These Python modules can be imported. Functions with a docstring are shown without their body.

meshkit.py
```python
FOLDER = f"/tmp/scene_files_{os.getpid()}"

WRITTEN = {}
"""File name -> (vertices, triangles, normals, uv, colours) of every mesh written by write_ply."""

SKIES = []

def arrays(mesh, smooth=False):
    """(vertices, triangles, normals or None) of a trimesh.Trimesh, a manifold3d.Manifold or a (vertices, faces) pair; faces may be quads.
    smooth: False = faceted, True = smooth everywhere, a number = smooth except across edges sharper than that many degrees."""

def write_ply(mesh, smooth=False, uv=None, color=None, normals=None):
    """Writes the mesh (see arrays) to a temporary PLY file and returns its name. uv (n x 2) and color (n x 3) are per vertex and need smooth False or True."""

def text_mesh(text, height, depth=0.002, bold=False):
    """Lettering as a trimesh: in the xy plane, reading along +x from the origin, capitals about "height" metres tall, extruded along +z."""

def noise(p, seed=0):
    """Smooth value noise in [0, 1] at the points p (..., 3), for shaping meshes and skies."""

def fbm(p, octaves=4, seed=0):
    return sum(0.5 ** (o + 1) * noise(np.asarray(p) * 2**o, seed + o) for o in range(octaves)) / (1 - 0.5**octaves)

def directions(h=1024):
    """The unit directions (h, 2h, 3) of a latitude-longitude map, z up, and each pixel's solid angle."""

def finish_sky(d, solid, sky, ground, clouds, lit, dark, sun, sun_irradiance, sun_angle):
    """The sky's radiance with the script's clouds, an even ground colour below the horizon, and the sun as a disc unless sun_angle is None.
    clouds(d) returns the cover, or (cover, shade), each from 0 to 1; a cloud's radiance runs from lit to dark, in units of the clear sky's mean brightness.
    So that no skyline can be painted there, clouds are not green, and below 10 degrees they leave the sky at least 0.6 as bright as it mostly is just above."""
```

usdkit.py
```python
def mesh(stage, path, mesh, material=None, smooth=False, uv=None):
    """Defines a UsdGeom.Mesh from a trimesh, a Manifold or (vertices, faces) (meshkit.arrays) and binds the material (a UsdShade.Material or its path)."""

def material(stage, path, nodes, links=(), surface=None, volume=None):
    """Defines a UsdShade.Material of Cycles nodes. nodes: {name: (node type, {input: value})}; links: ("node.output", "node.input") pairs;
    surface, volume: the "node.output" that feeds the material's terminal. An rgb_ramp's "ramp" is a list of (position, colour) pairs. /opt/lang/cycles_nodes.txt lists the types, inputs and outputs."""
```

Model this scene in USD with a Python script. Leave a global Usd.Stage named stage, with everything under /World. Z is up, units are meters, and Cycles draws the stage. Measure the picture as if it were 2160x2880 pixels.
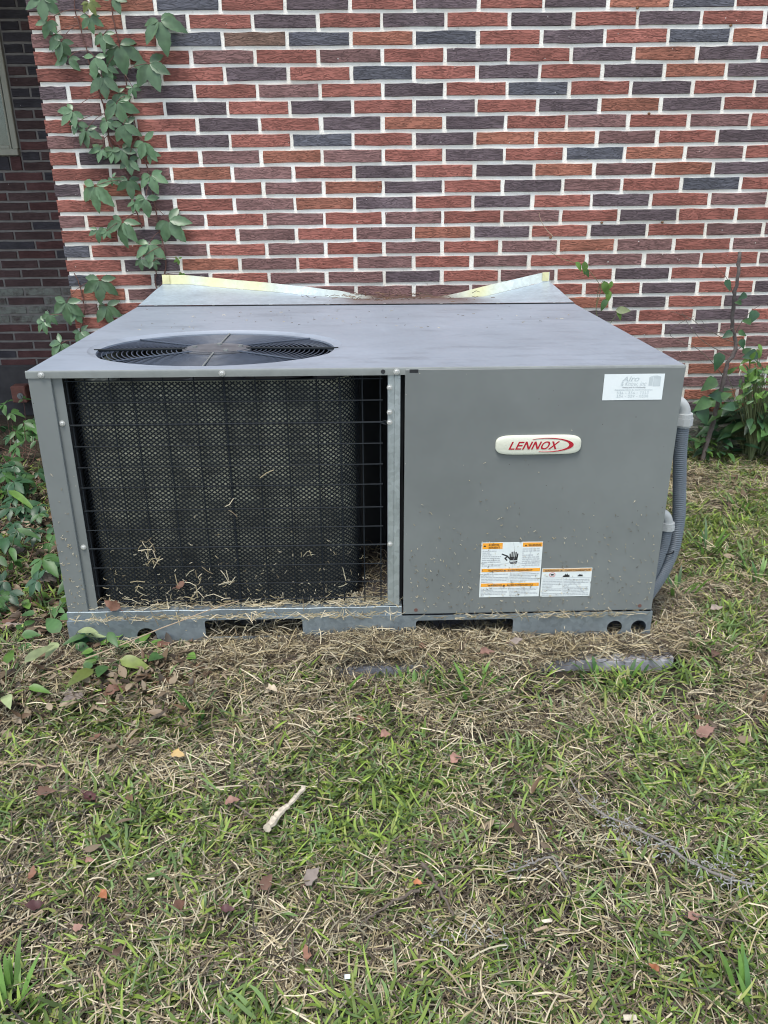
import math, random
import numpy as np, trimesh, shapely.geometry as sg, shapely.affinity as sa
import usdkit, meshkit
from pxr import Usd, UsdGeom, UsdLux, UsdShade, Gf, Sdf, Vt
rnd = random.Random(7); rng = np.random.default_rng(11)
stage = Usd.Stage.CreateInMemory()
UsdGeom.SetStageUpAxis(stage, UsdGeom.Tokens.z); UsdGeom.SetStageMetersPerUnit(stage, 1.0)
UsdGeom.Xform.Define(stage, '/World'); UsdGeom.Scope.Define(stage, '/World/Looks')

# ------------------------------------------------------------------ camera
EYE = np.array([-0.29586, -3.56929, 1.22696]); PITCH, YAW, ROLL = map(math.radians, (22.38984, 0.95824, -0.62338)); FPX = 2257.25
cy, sy, cp, sp = math.cos(YAW), math.sin(YAW), math.cos(PITCH), math.sin(PITCH)
FW = np.array([sy*cp, cy*cp, -sp]); _r = np.array([cy, -sy, 0]); _u = np.cross(_r, FW)
RT = _r*math.cos(ROLL) + _u*math.sin(ROLL); UP = _u*math.cos(ROLL) - _r*math.sin(ROLL)
cam = UsdGeom.Camera.Define(stage, '/World/camera')
m4 = Gf.Matrix4d(*RT, 0, *UP, 0, *(-FW), 0, *EYE, 1)
cam.AddTransformOp().Set(m4)
cam.CreateHorizontalApertureAttr(24.0); cam.CreateVerticalApertureAttr(32.0); cam.CreateFocalLengthAttr(24.0*FPX/2160)
cam.CreateClippingRangeAttr(Gf.Vec2f(0.05, 500.0))
cam.CreateExposureAttr(1.24)

# ------------------------------------------------------------------ sky and sun (bright, thinly overcast)
SUN_EL, SUN_AZ = math.radians(70), math.radians(205)      # azimuth from +y clockwise, towards the sun
sd = np.array([math.sin(SUN_AZ)*math.cos(SUN_EL), math.cos(SUN_AZ)*math.cos(SUN_EL), math.sin(SUN_EL)])
skym = usdkit.material(stage, '/World/Looks/sky_look', {
    'sky': ('sky_texture', {'sky_type': 'single_scattering', 'sun_disc': False, 'sun_elevation': SUN_EL, 'sun_rotation': SUN_AZ}),
    'bw': ('rgb_to_bw', {}), 'tint': ('mix_color', {'blend_type': 'multiply', 'fac': 1.0, 'b': (1.22, 1.27, 1.30), 'use_clamp': False}),
    'tc': ('texture_coordinate', {}), 'n': ('noise_texture', {'scale': 2.2, 'detail': 5.0, 'roughness': 0.6}),
    'rp': ('rgb_ramp', {'ramp': [(0.30, (0.12, 0.12, 0.12)), (0.64, (0.66, 0.66, 0.66))]}),
    'mx': ('mix_color', {'use_clamp': False}), 'bg': ('background_shader', {'strength': 0.13})},
    [('sky.color', 'bw.color'), ('bw.val', 'tint.a'), ('tc.generated', 'n.vector'), ('n.fac', 'rp.fac'), ('rp.color', 'mx.fac'),
     ('sky.color', 'mx.a'), ('tint.result', 'mx.b'), ('mx.result', 'bg.color')], surface='bg.background')
dome = UsdLux.DomeLight.Define(stage, '/World/sky'); UsdShade.MaterialBindingAPI.Apply(dome.GetPrim()).Bind(skym)
dome.GetPrim().SetCustomDataByKey('kind', 'structure')
sun = UsdLux.DistantLight.Define(stage, '/World/sun')
sun.CreateNormalizeAttr(True) if hasattr(sun, 'CreateNormalizeAttr') else None
sun.CreateIntensityAttr(0.42); sun.CreateAngleAttr(24.0); sun.CreateColorAttr(Gf.Vec3f(1.0, 0.965, 0.905))
zax = sd/np.linalg.norm(sd); xax = np.cross([0, 1, 0], zax); xax /= np.linalg.norm(xax); yax = np.cross(zax, xax)
sun.AddTransformOp().Set(Gf.Matrix4d(*xax, 0, *yax, 0, *zax, 0, 0, 0, 8, 1))

# ------------------------------------------------------------------ helpers
def at(u, v, axis, val):
    """Point of the photograph (2160 x 2880) on the plane axis = val, in metres."""
    d = FW + RT*(u-1080)/FPX - UP*(v-1440)/FPX
    return EYE + d*(val-EYE[axis])/d[axis]
# the unit stands a little turned: local frame, origin at its front left lower corner
UX0, UX1, UYF, UYB, UZT, UZB = -1.11446, 0.452754, -1.681326, -0.634429, 0.818752, 0.07
UC = np.array([(UX0+UX1)/2, (UYF+UYB)/2, UZB]); UYAW, UROLL = math.radians(0.78477), math.radians(0.45258)
UR = np.array([[math.cos(UYAW), -math.sin(UYAW), 0], [math.sin(UYAW), math.cos(UYAW), 0], [0, 0, 1]]) @ np.array([[math.cos(UROLL), 0, math.sin(UROLL)], [0, 1, 0], [-math.sin(UROLL), 0, math.cos(UROLL)]])
UOFF = np.array([(UX1-UX0)/2, (UYB-UYF)/2, 0]); W_, D_, H_ = UX1-UX0, UYB-UYF, UZT-UZB
UORG = UC - UR @ UOFF
def unit_world(p): return UR @ np.asarray(p, float) + UORG
def loc(u, v, axis, val):
    d = FW + RT*(u-1080)/FPX - UP*(v-1440)/FPX
    c2, d2 = UR.T @ (EYE-UORG), UR.T @ d
    return c2 + d2*(val-c2[axis])/d2[axis]

taken = {}
def numbered(parent, name):
    k = (parent, name); n = taken.get(k, 0); taken[k] = n+1
    return name if n == 0 else f'{name}_{n:03d}'
def pathof(parent): return '/World' if parent is None else str(parent.GetPath())
def tag(prim, label=None, cat=None, group=None, kind=None):
    for k, v in (('label', label), ('category', cat), ('group', group), ('kind', kind)):
        if v: prim.SetCustomDataByKey(k, v)
    return prim
def thing(name, label, cat, loc_=(0, 0, 0), mat=None, group=None, parent=None):
    x = UsdGeom.Xform.Define(stage, f'{pathof(parent)}/{numbered(pathof(parent), name)}')
    if mat is not None: x.AddTransformOp().Set(mat)
    else: x.AddTranslateOp().Set(Gf.Vec3d(*map(float, loc_)))
    return tag(x.GetPrim(), label, cat, group)

class MB:
    """Collects shapes for one mesh."""
    def __init__(s): s.v, s.f, s.n, s.c = [], [], 0, []
    def add(s, v, f, col=None):
        v = np.asarray(v, float); f = np.asarray(f, int)
        if f.shape[1] == 4: f = np.vstack([f[:, [0, 1, 2]], f[:, [0, 2, 3]]])
        s.v.append(v); s.f.append(f+s.n); s.n += len(v)
        if col is not None: s.c.append(np.broadcast_to(np.asarray(col, float), (len(v), 3)))
        return s
    def tm(s, t): return s.add(t.vertices, t.faces)
    def box(s, lo, hi, ch=0.0):
        lo, hi = np.array(lo, float), np.array(hi, float)
        if ch <= 0:
            b = trimesh.creation.box(hi-lo); b.apply_translation((lo+hi)/2); return s.tm(b)
        c = min(ch, min(hi-lo)*0.45); P = []
        for sx in (0, 1):
            for sy_ in (0, 1):
                for sz in (0, 1):
                    p = np.where([sx, sy_, sz], hi, lo); d = np.where([sx, sy_, sz], -c, c)
                    for k in range(3):
                        q = p+d; q[k] = p[k]; P.append(q)
        h = trimesh.convex.convex_hull(np.array(P)); return s.tm(h)
    def tube(s, path, r, n=8, cap=True, closed=False):
        P = np.asarray(path, float); m = len(P); R = np.broadcast_to(np.asarray(r, float), (m,))
        T = np.gradient(P, axis=0) if not closed else np.roll(P, -1, 0)-np.roll(P, 1, 0)
        T /= np.maximum(np.linalg.norm(T, axis=1, keepdims=True), 1e-12)
        a = np.array([0, 0, 1.0]) if abs(T[0][2]) < 0.9 else np.array([1.0, 0, 0])
        rings = []
        for i in range(m):
            a = a - T[i]*(a@T[i]); a /= np.linalg.norm(a); b = np.cross(T[i], a)
            th = np.arange(n)*2*np.pi/n
            rings.append(P[i]+R[i]*(np.cos(th)[:, None]*a+np.sin(th)[:, None]*b))
        V = np.vstack(rings); F = []
        for i in range(m if closed else m-1):
            j = (i+1) % m
            for k in range(n):
                k2 = (k+1) % n; F.append([i*n+k, i*n+k2, j*n+k2, j*n+k])
        F = np.array(F); F = np.vstack([F[:, [0, 1, 2]], F[:, [0, 2, 3]]])
        if cap and not closed:
            V = np.vstack([V, P[0], P[-1]]); c0, c1 = m*n, m*n+1
            F = np.vstack([F, [[c0, (k+1) % n, k] for k in range(n)], [[c1, (m-1)*n+k, (m-1)*n+(k+1) % n] for k in range(n)]])
        return s.add(V, F)
    def prism(s, poly, y0, y1):
        """Polygon in (x, z), from y0 (front) to y1."""
        polys = getattr(poly, 'geoms', [poly])
        for g in polys:
            if g.area <= 0: continue
            t = trimesh.creation.extrude_polygon(g, y1-y0, engine='earcut'); v = t.vertices
            s.add(np.c_[v[:, 0], y1-v[:, 2], v[:, 1]], t.faces)
        return s
    def slab(s, poly, z0, z1):
        for g in getattr(poly, 'geoms', [poly]):
            t = trimesh.creation.extrude_polygon(g, z1-z0, engine='earcut'); v = t.vertices.copy(); v[:, 2] += z0; s.add(v, t.faces)
        return s
    def mesh(s): return np.vstack(s.v), np.vstack(s.f)
    def build(s, name, mat, parent=None, smooth=False, label=None, kind=None):
        path = f'{pathof(parent)}/{numbered(pathof(parent), name)}'
        m = usdkit.mesh(stage, path, s.mesh(), f'/World/Looks/{mat}', smooth)
        if s.c: 
            pv = UsdGeom.PrimvarsAPI(m).CreatePrimvar('tint', Sdf.ValueTypeNames.Color3fArray, 'vertex'); pv.Set(Vt.Vec3fArray.FromNumpy(np.vstack(s.c).astype(np.float32)))
        return tag(m.GetPrim(), label, None, None, kind)

def smooth_path(pts, n=24):
    P = np.asarray(pts, float); t = np.r_[0, np.cumsum(np.linalg.norm(np.diff(P, axis=0), axis=1))]
    from scipy.interpolate import PchipInterpolator
    return PchipInterpolator(t, P, axis=0)(np.linspace(0, t[-1], n))

# ------------------------------------------------------------------ materials
def look(name, nodes, links, surface='p.BSDF'):
    return usdkit.material(stage, f'/World/Looks/{name}', nodes, links, surface=surface)
def plain(name, col, rough=0.5, metal=0.0, var=0.12, scale=30.0, bump=0.0, bscale=200.0, spec=0.5):
    c = np.array(col, float)
    nodes = {'g': ('geometry', {}), 'n': ('noise_texture', {'scale': scale, 'detail': 5.0, 'roughness': 0.6}),
             'r': ('rgb_ramp', {'ramp': [(0.25, c*(1-var)), (0.75, np.minimum(c*(1+var), 1))]}),
             'p': ('principled_bsdf', {'roughness': rough, 'metallic': metal, 'specular_ior_level': spec})}
    links = [('g.position', 'n.vector'), ('n.fac', 'r.fac'), ('r.color', 'p.base_color')]
    if bump:
        nodes['n2'] = ('noise_texture', {'scale': bscale, 'detail': 3.0}); nodes['b'] = ('bump', {'strength': bump, 'distance': 0.002})
        links += [('g.position', 'n2.vector'), ('n2.fac', 'b.height'), ('b.normal', 'p.normal')]
    return look(name, nodes, links)

def brick_look(name, col, dark=0.52, stain=0.0):
    """Rough bark-textured brick: wavy raised ribs with dark grooves between them, small white mortar spots."""
    c = np.array(col, float)
    nodes = {'g': ('geometry', {}), 'oi': ('object_info', {}),
        'off': ('vector_math', {'math_type': 'multiply', 'vector2': (7.3, 0.0, 3.1)}), 'sh': ('vector_math', {'math_type': 'add'}),
        'mp': ('mapping', {'scale': (13.0, 20.0, 92.0)}), 'n': ('noise_texture', {'scale': 1.0, 'detail': 2.0, 'roughness': 0.45, 'distortion': 1.5}),
        'gr': ('rgb_ramp', {'ramp': [(0.0, (1, 1, 1)), (0.40, (1, 1, 1)), (0.465, (dark, dark, dark)), (0.52, (1, 1, 1)), (0.60, (0.93, 0.93, 0.93)), (0.66, (dark*1.3, dark*1.3, dark*1.3)), (0.71, (1, 1, 1)), (1, (1, 1, 1))]}),
        'n3': ('noise_texture', {'scale': 9.0, 'detail': 4.0, 'roughness': 0.65}), 'r3': ('rgb_ramp', {'ramp': [(0.3, c*0.78), (0.5, c), (0.75, np.minimum(c*1.25+0.01, 1))]}),
        'val': ('map_range', {'from_min': 0.0, 'from_max': 1.0, 'to_min': 0.82, 'to_max': 1.16}), 'hv': ('hsv', {'hue': 0.5, 'saturation': 1.0, 'fac': 1.0}),
        'mul': ('mix_color', {'blend_type': 'multiply', 'fac': 1.0}),
        'vo': ('voronoi_texture', {'scale': 26.0, 'randomness': 1.0}), 'wr': ('rgb_ramp', {'ramp': [(0.0, (1, 1, 1)), (0.045, (1, 1, 1)), (0.065, (0, 0, 0)), (1, (0, 0, 0))]}),
        'vn': ('noise_texture', {'scale': 6.0}), 'vr': ('rgb_ramp', {'ramp': [(0.0, (0, 0, 0)), (0.52, (0, 0, 0)), (0.56, (1, 1, 1)), (1, (1, 1, 1))]}),
        'wm': ('math', {'math_type': 'multiply'}),
        'mw': ('mix_color', {'b': (0.62, 0.60, 0.56)}), 'b': ('bump', {'strength': 0.9, 'distance': 0.005}),
        'p': ('principled_bsdf', {'roughness': 0.8, 'specular_ior_level': 0.35})}
    links = [('oi.random', 'off.vector1'), ('g.position', 'sh.vector1'), ('off.vector', 'sh.vector2'), ('sh.vector', 'mp.vector'), ('mp.vector', 'n.vector'), ('n.fac', 'gr.fac'),
        ('sh.vector', 'n3.vector'), ('n3.fac', 'r3.fac'), ('oi.random', 'val.value'), ('val.result', 'hv.value'), ('r3.color', 'hv.color'), ('hv.color', 'mul.a'), ('gr.color', 'mul.b'),
        ('g.position', 'vo.vector'), ('vo.distance', 'wr.fac'), ('g.position', 'vn.vector'), ('vn.fac', 'vr.fac'), ('wr.color', 'wm.value1'), ('vr.color', 'wm.value2'), ('wm.value', 'mw.fac'),
        ('mul.result', 'mw.a'), ('gr.color', 'b.height'), ('b.normal', 'p.normal')]
    last = 'mw.result'
    if stain:
        nodes['ls'] = ('noise_texture', {'scale': 14.0, 'detail': 6.0, 'roughness': 0.7}); nodes['lr'] = ('rgb_ramp', {'ramp': [(0.34, (0, 0, 0)), (0.58, (stain, stain, stain))]})
        nodes['lm'] = ('mix_color', {'b': (0.20, 0.21, 0.18)})
        links += [('g.position', 'ls.vector'), ('ls.fac', 'lr.fac'), ('lr.color', 'lm.fac'), ('mw.result', 'lm.a')]; last = 'lm.result'
    links.append((last, 'p.base_color'))
    return look(name, nodes, links)
BR = {'R': ('brick_red', (0.300, 0.108, 0.082)), 'O': ('brick_orange', (0.34, 0.132, 0.086)), 'D': ('brick_plum', (0.125, 0.090, 0.098)),
      'B': ('brick_slate', (0.104, 0.104, 0.122)), 'P': ('brick_mauve', (0.215, 0.115, 0.106)), 'N': ('brick_umber', (0.19, 0.115, 0.085))}
for k, (n, c) in BR.items(): brick_look(n, c)
BR2 = {'R': ('recess_brick_red', (0.105, 0.045, 0.042)), 'D': ('recess_brick_dark', (0.050, 0.045, 0.052)), 'P': ('recess_brick_brown', (0.080, 0.046, 0.044)), 'L': ('recess_brick_lichen', (0.075, 0.055, 0.05))}  # brick colours of the recessed wall, darker than the main wall set
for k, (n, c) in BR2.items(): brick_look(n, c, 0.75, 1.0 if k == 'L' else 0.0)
brick_look('brick_lichen', (0.08, 0.06, 0.055), 0.6, 0.95)
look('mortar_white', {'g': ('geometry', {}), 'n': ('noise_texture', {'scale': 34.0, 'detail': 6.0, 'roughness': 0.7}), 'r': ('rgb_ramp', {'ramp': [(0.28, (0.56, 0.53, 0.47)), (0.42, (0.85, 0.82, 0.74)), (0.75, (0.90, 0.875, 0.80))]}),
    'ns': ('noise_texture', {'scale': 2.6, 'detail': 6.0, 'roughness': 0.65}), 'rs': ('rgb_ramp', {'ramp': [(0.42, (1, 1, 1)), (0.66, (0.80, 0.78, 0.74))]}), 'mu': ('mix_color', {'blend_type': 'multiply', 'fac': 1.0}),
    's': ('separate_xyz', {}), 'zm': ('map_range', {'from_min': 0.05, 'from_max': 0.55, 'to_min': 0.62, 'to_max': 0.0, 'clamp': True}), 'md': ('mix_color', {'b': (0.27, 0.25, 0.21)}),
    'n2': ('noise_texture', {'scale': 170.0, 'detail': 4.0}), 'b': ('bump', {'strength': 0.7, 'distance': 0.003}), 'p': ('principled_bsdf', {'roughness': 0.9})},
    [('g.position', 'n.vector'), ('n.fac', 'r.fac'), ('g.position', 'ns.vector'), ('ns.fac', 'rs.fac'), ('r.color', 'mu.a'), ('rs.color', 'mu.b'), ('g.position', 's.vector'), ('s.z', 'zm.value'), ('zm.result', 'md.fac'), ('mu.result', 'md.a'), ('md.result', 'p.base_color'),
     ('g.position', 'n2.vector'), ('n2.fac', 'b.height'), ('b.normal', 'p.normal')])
plain('mortar_grey', (0.20, 0.185, 0.17), 0.9, var=0.25, scale=20, bump=0.5, bscale=170)
plain('foundation_mud', (0.045, 0.042, 0.042), 0.95, var=0.4, scale=9, bump=0.8, bscale=40)

def paint(name, col, rough, dirt, low=0.0, streak=0.0):
    """Sheet-metal paint, faded unevenly, with specks of dirt and mower spatter."""
    c = np.array(col, float)
    nodes = {'g': ('geometry', {}), 'tc': ('texture_coordinate', {}), 'n': ('noise_texture', {'scale': 3.2, 'detail': 6.0, 'roughness': 0.62}),
        'r': ('rgb_ramp', {'ramp': [(0.3, c*0.87), (0.7, np.minimum(c*1.10, 1))]}),
        'v': ('voronoi_texture', {'scale': 62.0}), 'vs': ('rgb_ramp', {'ramp': [(0.0, (1, 1, 1)), (0.055, (1, 1, 1)), (0.085, (0, 0, 0)), (1, (0, 0, 0))]}),
        'vk': ('separate_color', {}), 'th': ('math', {'math_type': 'less_than', 'value2': dirt}), 'mm': ('math', {'math_type': 'multiply'}),
        'dc': ('rgb_ramp', {'ramp': [(0.0, (0.05, 0.04, 0.03)), (0.6, (0.06, 0.05, 0.04)), (0.7, (0.42, 0.38, 0.30)), (1.0, (0.5, 0.46, 0.38))], 'interpolate': False}),
        'm': ('mix_color', {}), 'n2': ('noise_texture', {'scale': 26.0, 'detail': 5.0, 'roughness': 0.7}), 'rr': ('map_range', {'from_min': 0.3, 'from_max': 0.7, 'to_min': rough*0.85, 'to_max': rough*1.15}),
        'nb': ('noise_texture', {'scale': 4.5, 'detail': 1.5}), 'bb': ('bump', {'strength': 0.35, 'distance': 0.006}),
        'p': ('principled_bsdf', {'specular_ior_level': 0.5})}
    links = [('g.position', 'nb.vector'), ('nb.fac', 'bb.height'), ('bb.normal', 'p.normal'), ('g.position', 'n.vector'), ('n.fac', 'r.fac'), ('g.position', 'v.vector'), ('v.distance', 'vs.fac'), ('v.color', 'vk.color'), ('vk.r', 'th.value1'), ('vs.color', 'mm.value1'), ('th.value', 'mm.value2'),
        ('mm.value', 'm.fac'), ('vk.g', 'dc.fac'), ('dc.color', 'm.b'), ('g.position', 'n2.vector'), ('n2.fac', 'rr.value'), ('rr.result', 'p.roughness')]
    base = 'r.color'
    if streak:
        nodes['mp'] = ('mapping', {'scale': (2.2, 9.0, 1.0)}); nodes['ns'] = ('noise_texture', {'scale': 2.0, 'detail': 7.0, 'roughness': 0.72}); nodes['rs'] = ('rgb_ramp', {'ramp': [(0.52, (0, 0, 0)), (0.68, (streak, streak, streak)), (0.8, (streak*1.4,)*3)]})
        nodes['ms'] = ('mix_color', {'b': tuple(c*0.42)})
        links += [('g.position', 'mp.vector'), ('mp.vector', 'ns.vector'), ('ns.fac', 'rs.fac'), ('rs.color', 'ms.fac'), (base, 'ms.a')]; base = 'ms.result'
    links += [(base, 'm.a'), ('m.result', 'p.base_color')]
    return look(name, nodes, links)
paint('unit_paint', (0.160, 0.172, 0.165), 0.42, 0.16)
paint('lid_paint_faded_skylit', (0.232, 0.260, 0.300), 0.44, 0.07, streak=0.40)  # same paint, faded, with blue skylight on the top put into the colour
plain('panel_edge', (0.195, 0.207, 0.195), 0.40)
def galv(name, col, rough=0.42, metal=0.85, rust=0.0, yellow=0.0):
    c = np.array(col, float)
    nodes = {'g': ('geometry', {}), 'v': ('voronoi_texture', {'scale': 95.0}), 'vk': ('separate_color', {}), 'n': ('noise_texture', {'scale': 7.0, 'detail': 6.0, 'roughness': 0.65}),
        'r': ('rgb_ramp', {'ramp': [(0.0, c*0.88), (1.0, np.minimum(c*1.08, 1))]}), 'rn': ('rgb_ramp', {'ramp': [(0.3, (0.72, 0.72, 0.72)), (0.65, (1, 1, 1))]}), 'mu': ('mix_color', {'blend_type': 'multiply', 'fac': 1.0}),
        'p': ('principled_bsdf', {'roughness': rough, 'metallic': metal})}
    links = [('g.position', 'v.vector'), ('v.color', 'vk.color'), ('vk.r', 'r.fac'), ('g.position', 'n.vector'), ('n.fac', 'rn.fac'), ('r.color', 'mu.a'), ('rn.color', 'mu.b')]
    base = 'mu.result'
    if yellow:
        nodes['yn'] = ('attribute', {'attribute': 'tint'}); nodes['yk'] = ('separate_color', {}); nodes['yr'] = ('math', {'math_type': 'multiply', 'value2': yellow}); nodes['ym'] = ('mix_color', {'b': (0.74, 0.66, 0.28)})
        links += [('yn.color', 'yk.color'), ('yk.g', 'yr.value1'), ('yr.value', 'ym.fac'), (base, 'ym.a')]; base = 'ym.result'
    if rust:
        nodes['tn'] = ('attribute', {'attribute': 'tint'}); nodes['tk'] = ('separate_color', {}); nodes['rn2'] = ('noise_texture', {'scale': 45.0, 'detail': 6.0, 'roughness': 0.7})
        nodes['ra'] = ('math', {'math_type': 'multiply_add', 'value2': 0.9, 'value3': -0.22}); nodes['rb'] = ('math', {'math_type': 'add', 'use_clamp': True}); nodes['rm'] = ('mix_color', {'b': (0.085, 0.040, 0.026)})
        nodes['rsc'] = ('math', {'math_type': 'multiply', 'use_clamp': True}); nodes['inv'] = ('math', {'math_type': 'multiply_add', 'value2': -metal, 'value3': metal}); nodes['rgh'] = ('math', {'math_type': 'multiply_add', 'value2': 0.45, 'value3': rough})
        links += [('g.position', 'rn2.vector'), ('tn.color', 'tk.color'), ('rn2.fac', 'ra.value1'), ('ra.value', 'rb.value1'), ('tk.r', 'rb.value2'), ('rb.value', 'rsc.value1'), ('tk.r', 'rsc.value2'), ('rsc.value', 'rm.fac'), (base, 'rm.a'),
            ('rsc.value', 'inv.value1'), ('inv.value', 'p.metallic'), ('rsc.value', 'rgh.value1'), ('rgh.value', 'p.roughness')]; base = 'rm.result'
    links.append((base, 'p.base_color'))
    return look(name, nodes, links)
galv('galvanised', (0.50, 0.55, 0.55), 0.45, 0.75)
galv('galvanised_pan', (0.30, 0.35, 0.38), 0.42, 0.7)
galv('bright_zinc', (0.44, 0.52, 0.58), 0.36, 0.35, rust=1.0)
galv('zinc_yellow_patches', (0.66, 0.72, 0.72), 0.32, 0.4, rust=1.0, yellow=0.8)  # zinc with yellow patches laid in by the tint mask
plain('black_wire', (0.011, 0.014, 0.017), 0.65, var=0.2, spec=0.2)
plain('fan_wire', (0.055, 0.066, 0.088), 0.35, var=0.2, spec=0.6)
plain('dark_interior', (0.012, 0.013, 0.014), 0.8, var=0.3)
plain('fan_blade_grey', (0.014, 0.016, 0.022), 0.6)
plain('hub_worn', (0.12, 0.122, 0.132), 0.55, metal=0.3, var=0.45, scale=22)
plain('screw_zinc', (0.55, 0.55, 0.52), 0.4, metal=0.6)
plain('pvc_elbow', (0.36, 0.375, 0.37), 0.5, var=0.1, scale=20)
plain('conduit_grey', (0.110, 0.128, 0.146), 0.5, var=0.12)
plain('sticker_white', (0.72, 0.76, 0.75), 0.45, var=0.03)
plain('sticker_cream', (0.66, 0.70, 0.68), 0.5, var=0.06, scale=60)
plain('print_orange', (0.80, 0.34, 0.03), 0.5, var=0.08)
plain('print_faded_orange', (0.58, 0.33, 0.13), 0.5, var=0.12)
plain('print_black', (0.02, 0.02, 0.022), 0.5)
plain('print_brown', (0.13, 0.06, 0.02), 0.5)
plain('print_grey', (0.40, 0.42, 0.43), 0.5)
plain('print_pale', (0.50, 0.545, 0.55), 0.5)
plain('print_red', (0.50, 0.10, 0.10), 0.5)
plain('badge_cream', (0.60, 0.60, 0.49), 0.28, var=0.02)
plain('badge_red', (0.38, 0.012, 0.025), 0.4, var=0.05)
plain('concrete_pad_look', (0.30, 0.295, 0.31), 0.92, var=0.55, scale=22, bump=0.7, bscale=140)
plain('window_beige', (0.32, 0.31, 0.24), 0.5, var=0.12, scale=12)
plain('window_gasket', (0.05, 0.05, 0.05), 0.6)
look('window_glass', {'t': ('transparent_bsdf', {'color': (0.85, 0.9, 0.88)}), 'gl': ('glossy_bsdf', {'roughness': 0.02}), 'f': ('fresnel', {'IOR': 1.5}), 'm': ('mix_closure', {})},
     [('f.fac', 'm.fac'), ('t.BSDF', 'm.closure1'), ('gl.BSDF', 'm.closure2')], 'm.closure')
plain('room_dark', (0.06, 0.07, 0.06), 0.9)
plain('shade_slab_white', (0.5, 0.5, 0.48), 0.7)
plain('red_clay', (0.15, 0.062, 0.045), 0.85, var=0.3, bump=0.4)
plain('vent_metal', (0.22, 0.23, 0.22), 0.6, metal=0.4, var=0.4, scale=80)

def leafy(name, col, trans=0.35, rough=0.42, var=0.3):
    c = np.array(col, float)
    return look(name, {'g': ('geometry', {}), 'oi': ('object_info', {}), 'n': ('noise_texture', {'scale': 34.0, 'detail': 4.0}), 'r': ('rgb_ramp', {'ramp': [(0.25, c*(1-var)), (0.75, c*(1+var))]}),
        'v': ('map_range', {'to_min': 0.75, 'to_max': 1.3}), 'h': ('hsv', {'hue': 0.5, 'saturation': 1.0, 'fac': 1.0}), 'p': ('principled_bsdf', {'roughness': rough, 'specular_ior_level': 0.5}), 't': ('translucent_bsdf', {}), 'm': ('mix_closure', {'fac': trans})},
        [('g.position', 'n.vector'), ('n.fac', 'r.fac'), ('oi.random', 'v.value'), ('v.result', 'h.value'), ('r.color', 'h.color'), ('h.color', 'p.base_color'), ('h.color', 't.color'), ('p.BSDF', 'm.closure1'), ('t.BSDF', 'm.closure2')], 'm.closure')
leafy('creeper_leaf', (0.095, 0.165, 0.082), 0.22, 0.36)
leafy('creeper_leaf_yellow', (0.16, 0.20, 0.05), 0.35)
leafy('leaf_dark', (0.030, 0.078, 0.034), 0.25, 0.42)
leafy('leaf_mid', (0.060, 0.135, 0.040), 0.3, 0.45)
leafy('leaf_bright', (0.12, 0.23, 0.045), 0.35, 0.45)
leafy('leaf_pale', (0.27, 0.32, 0.16), 0.3, 0.5)
leafy('dead_rust', (0.165, 0.078, 0.048), 0.15, 0.7); leafy('dead_pink', (0.27, 0.150, 0.115), 0.15, 0.7); leafy('dead_brown', (0.115, 0.062, 0.042), 0.1, 0.75)
leafy('dead_maroon', (0.085, 0.030, 0.030), 0.1, 0.6); leafy('dead_orange', (0.33, 0.125, 0.055), 0.2, 0.6); leafy('dead_yellow', (0.50, 0.34, 0.14), 0.2, 0.6); leafy('dead_grey', (0.21, 0.17, 0.145), 0.1, 0.75); leafy('dead_pale', (0.42, 0.35, 0.25), 0.15, 0.7)
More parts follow.
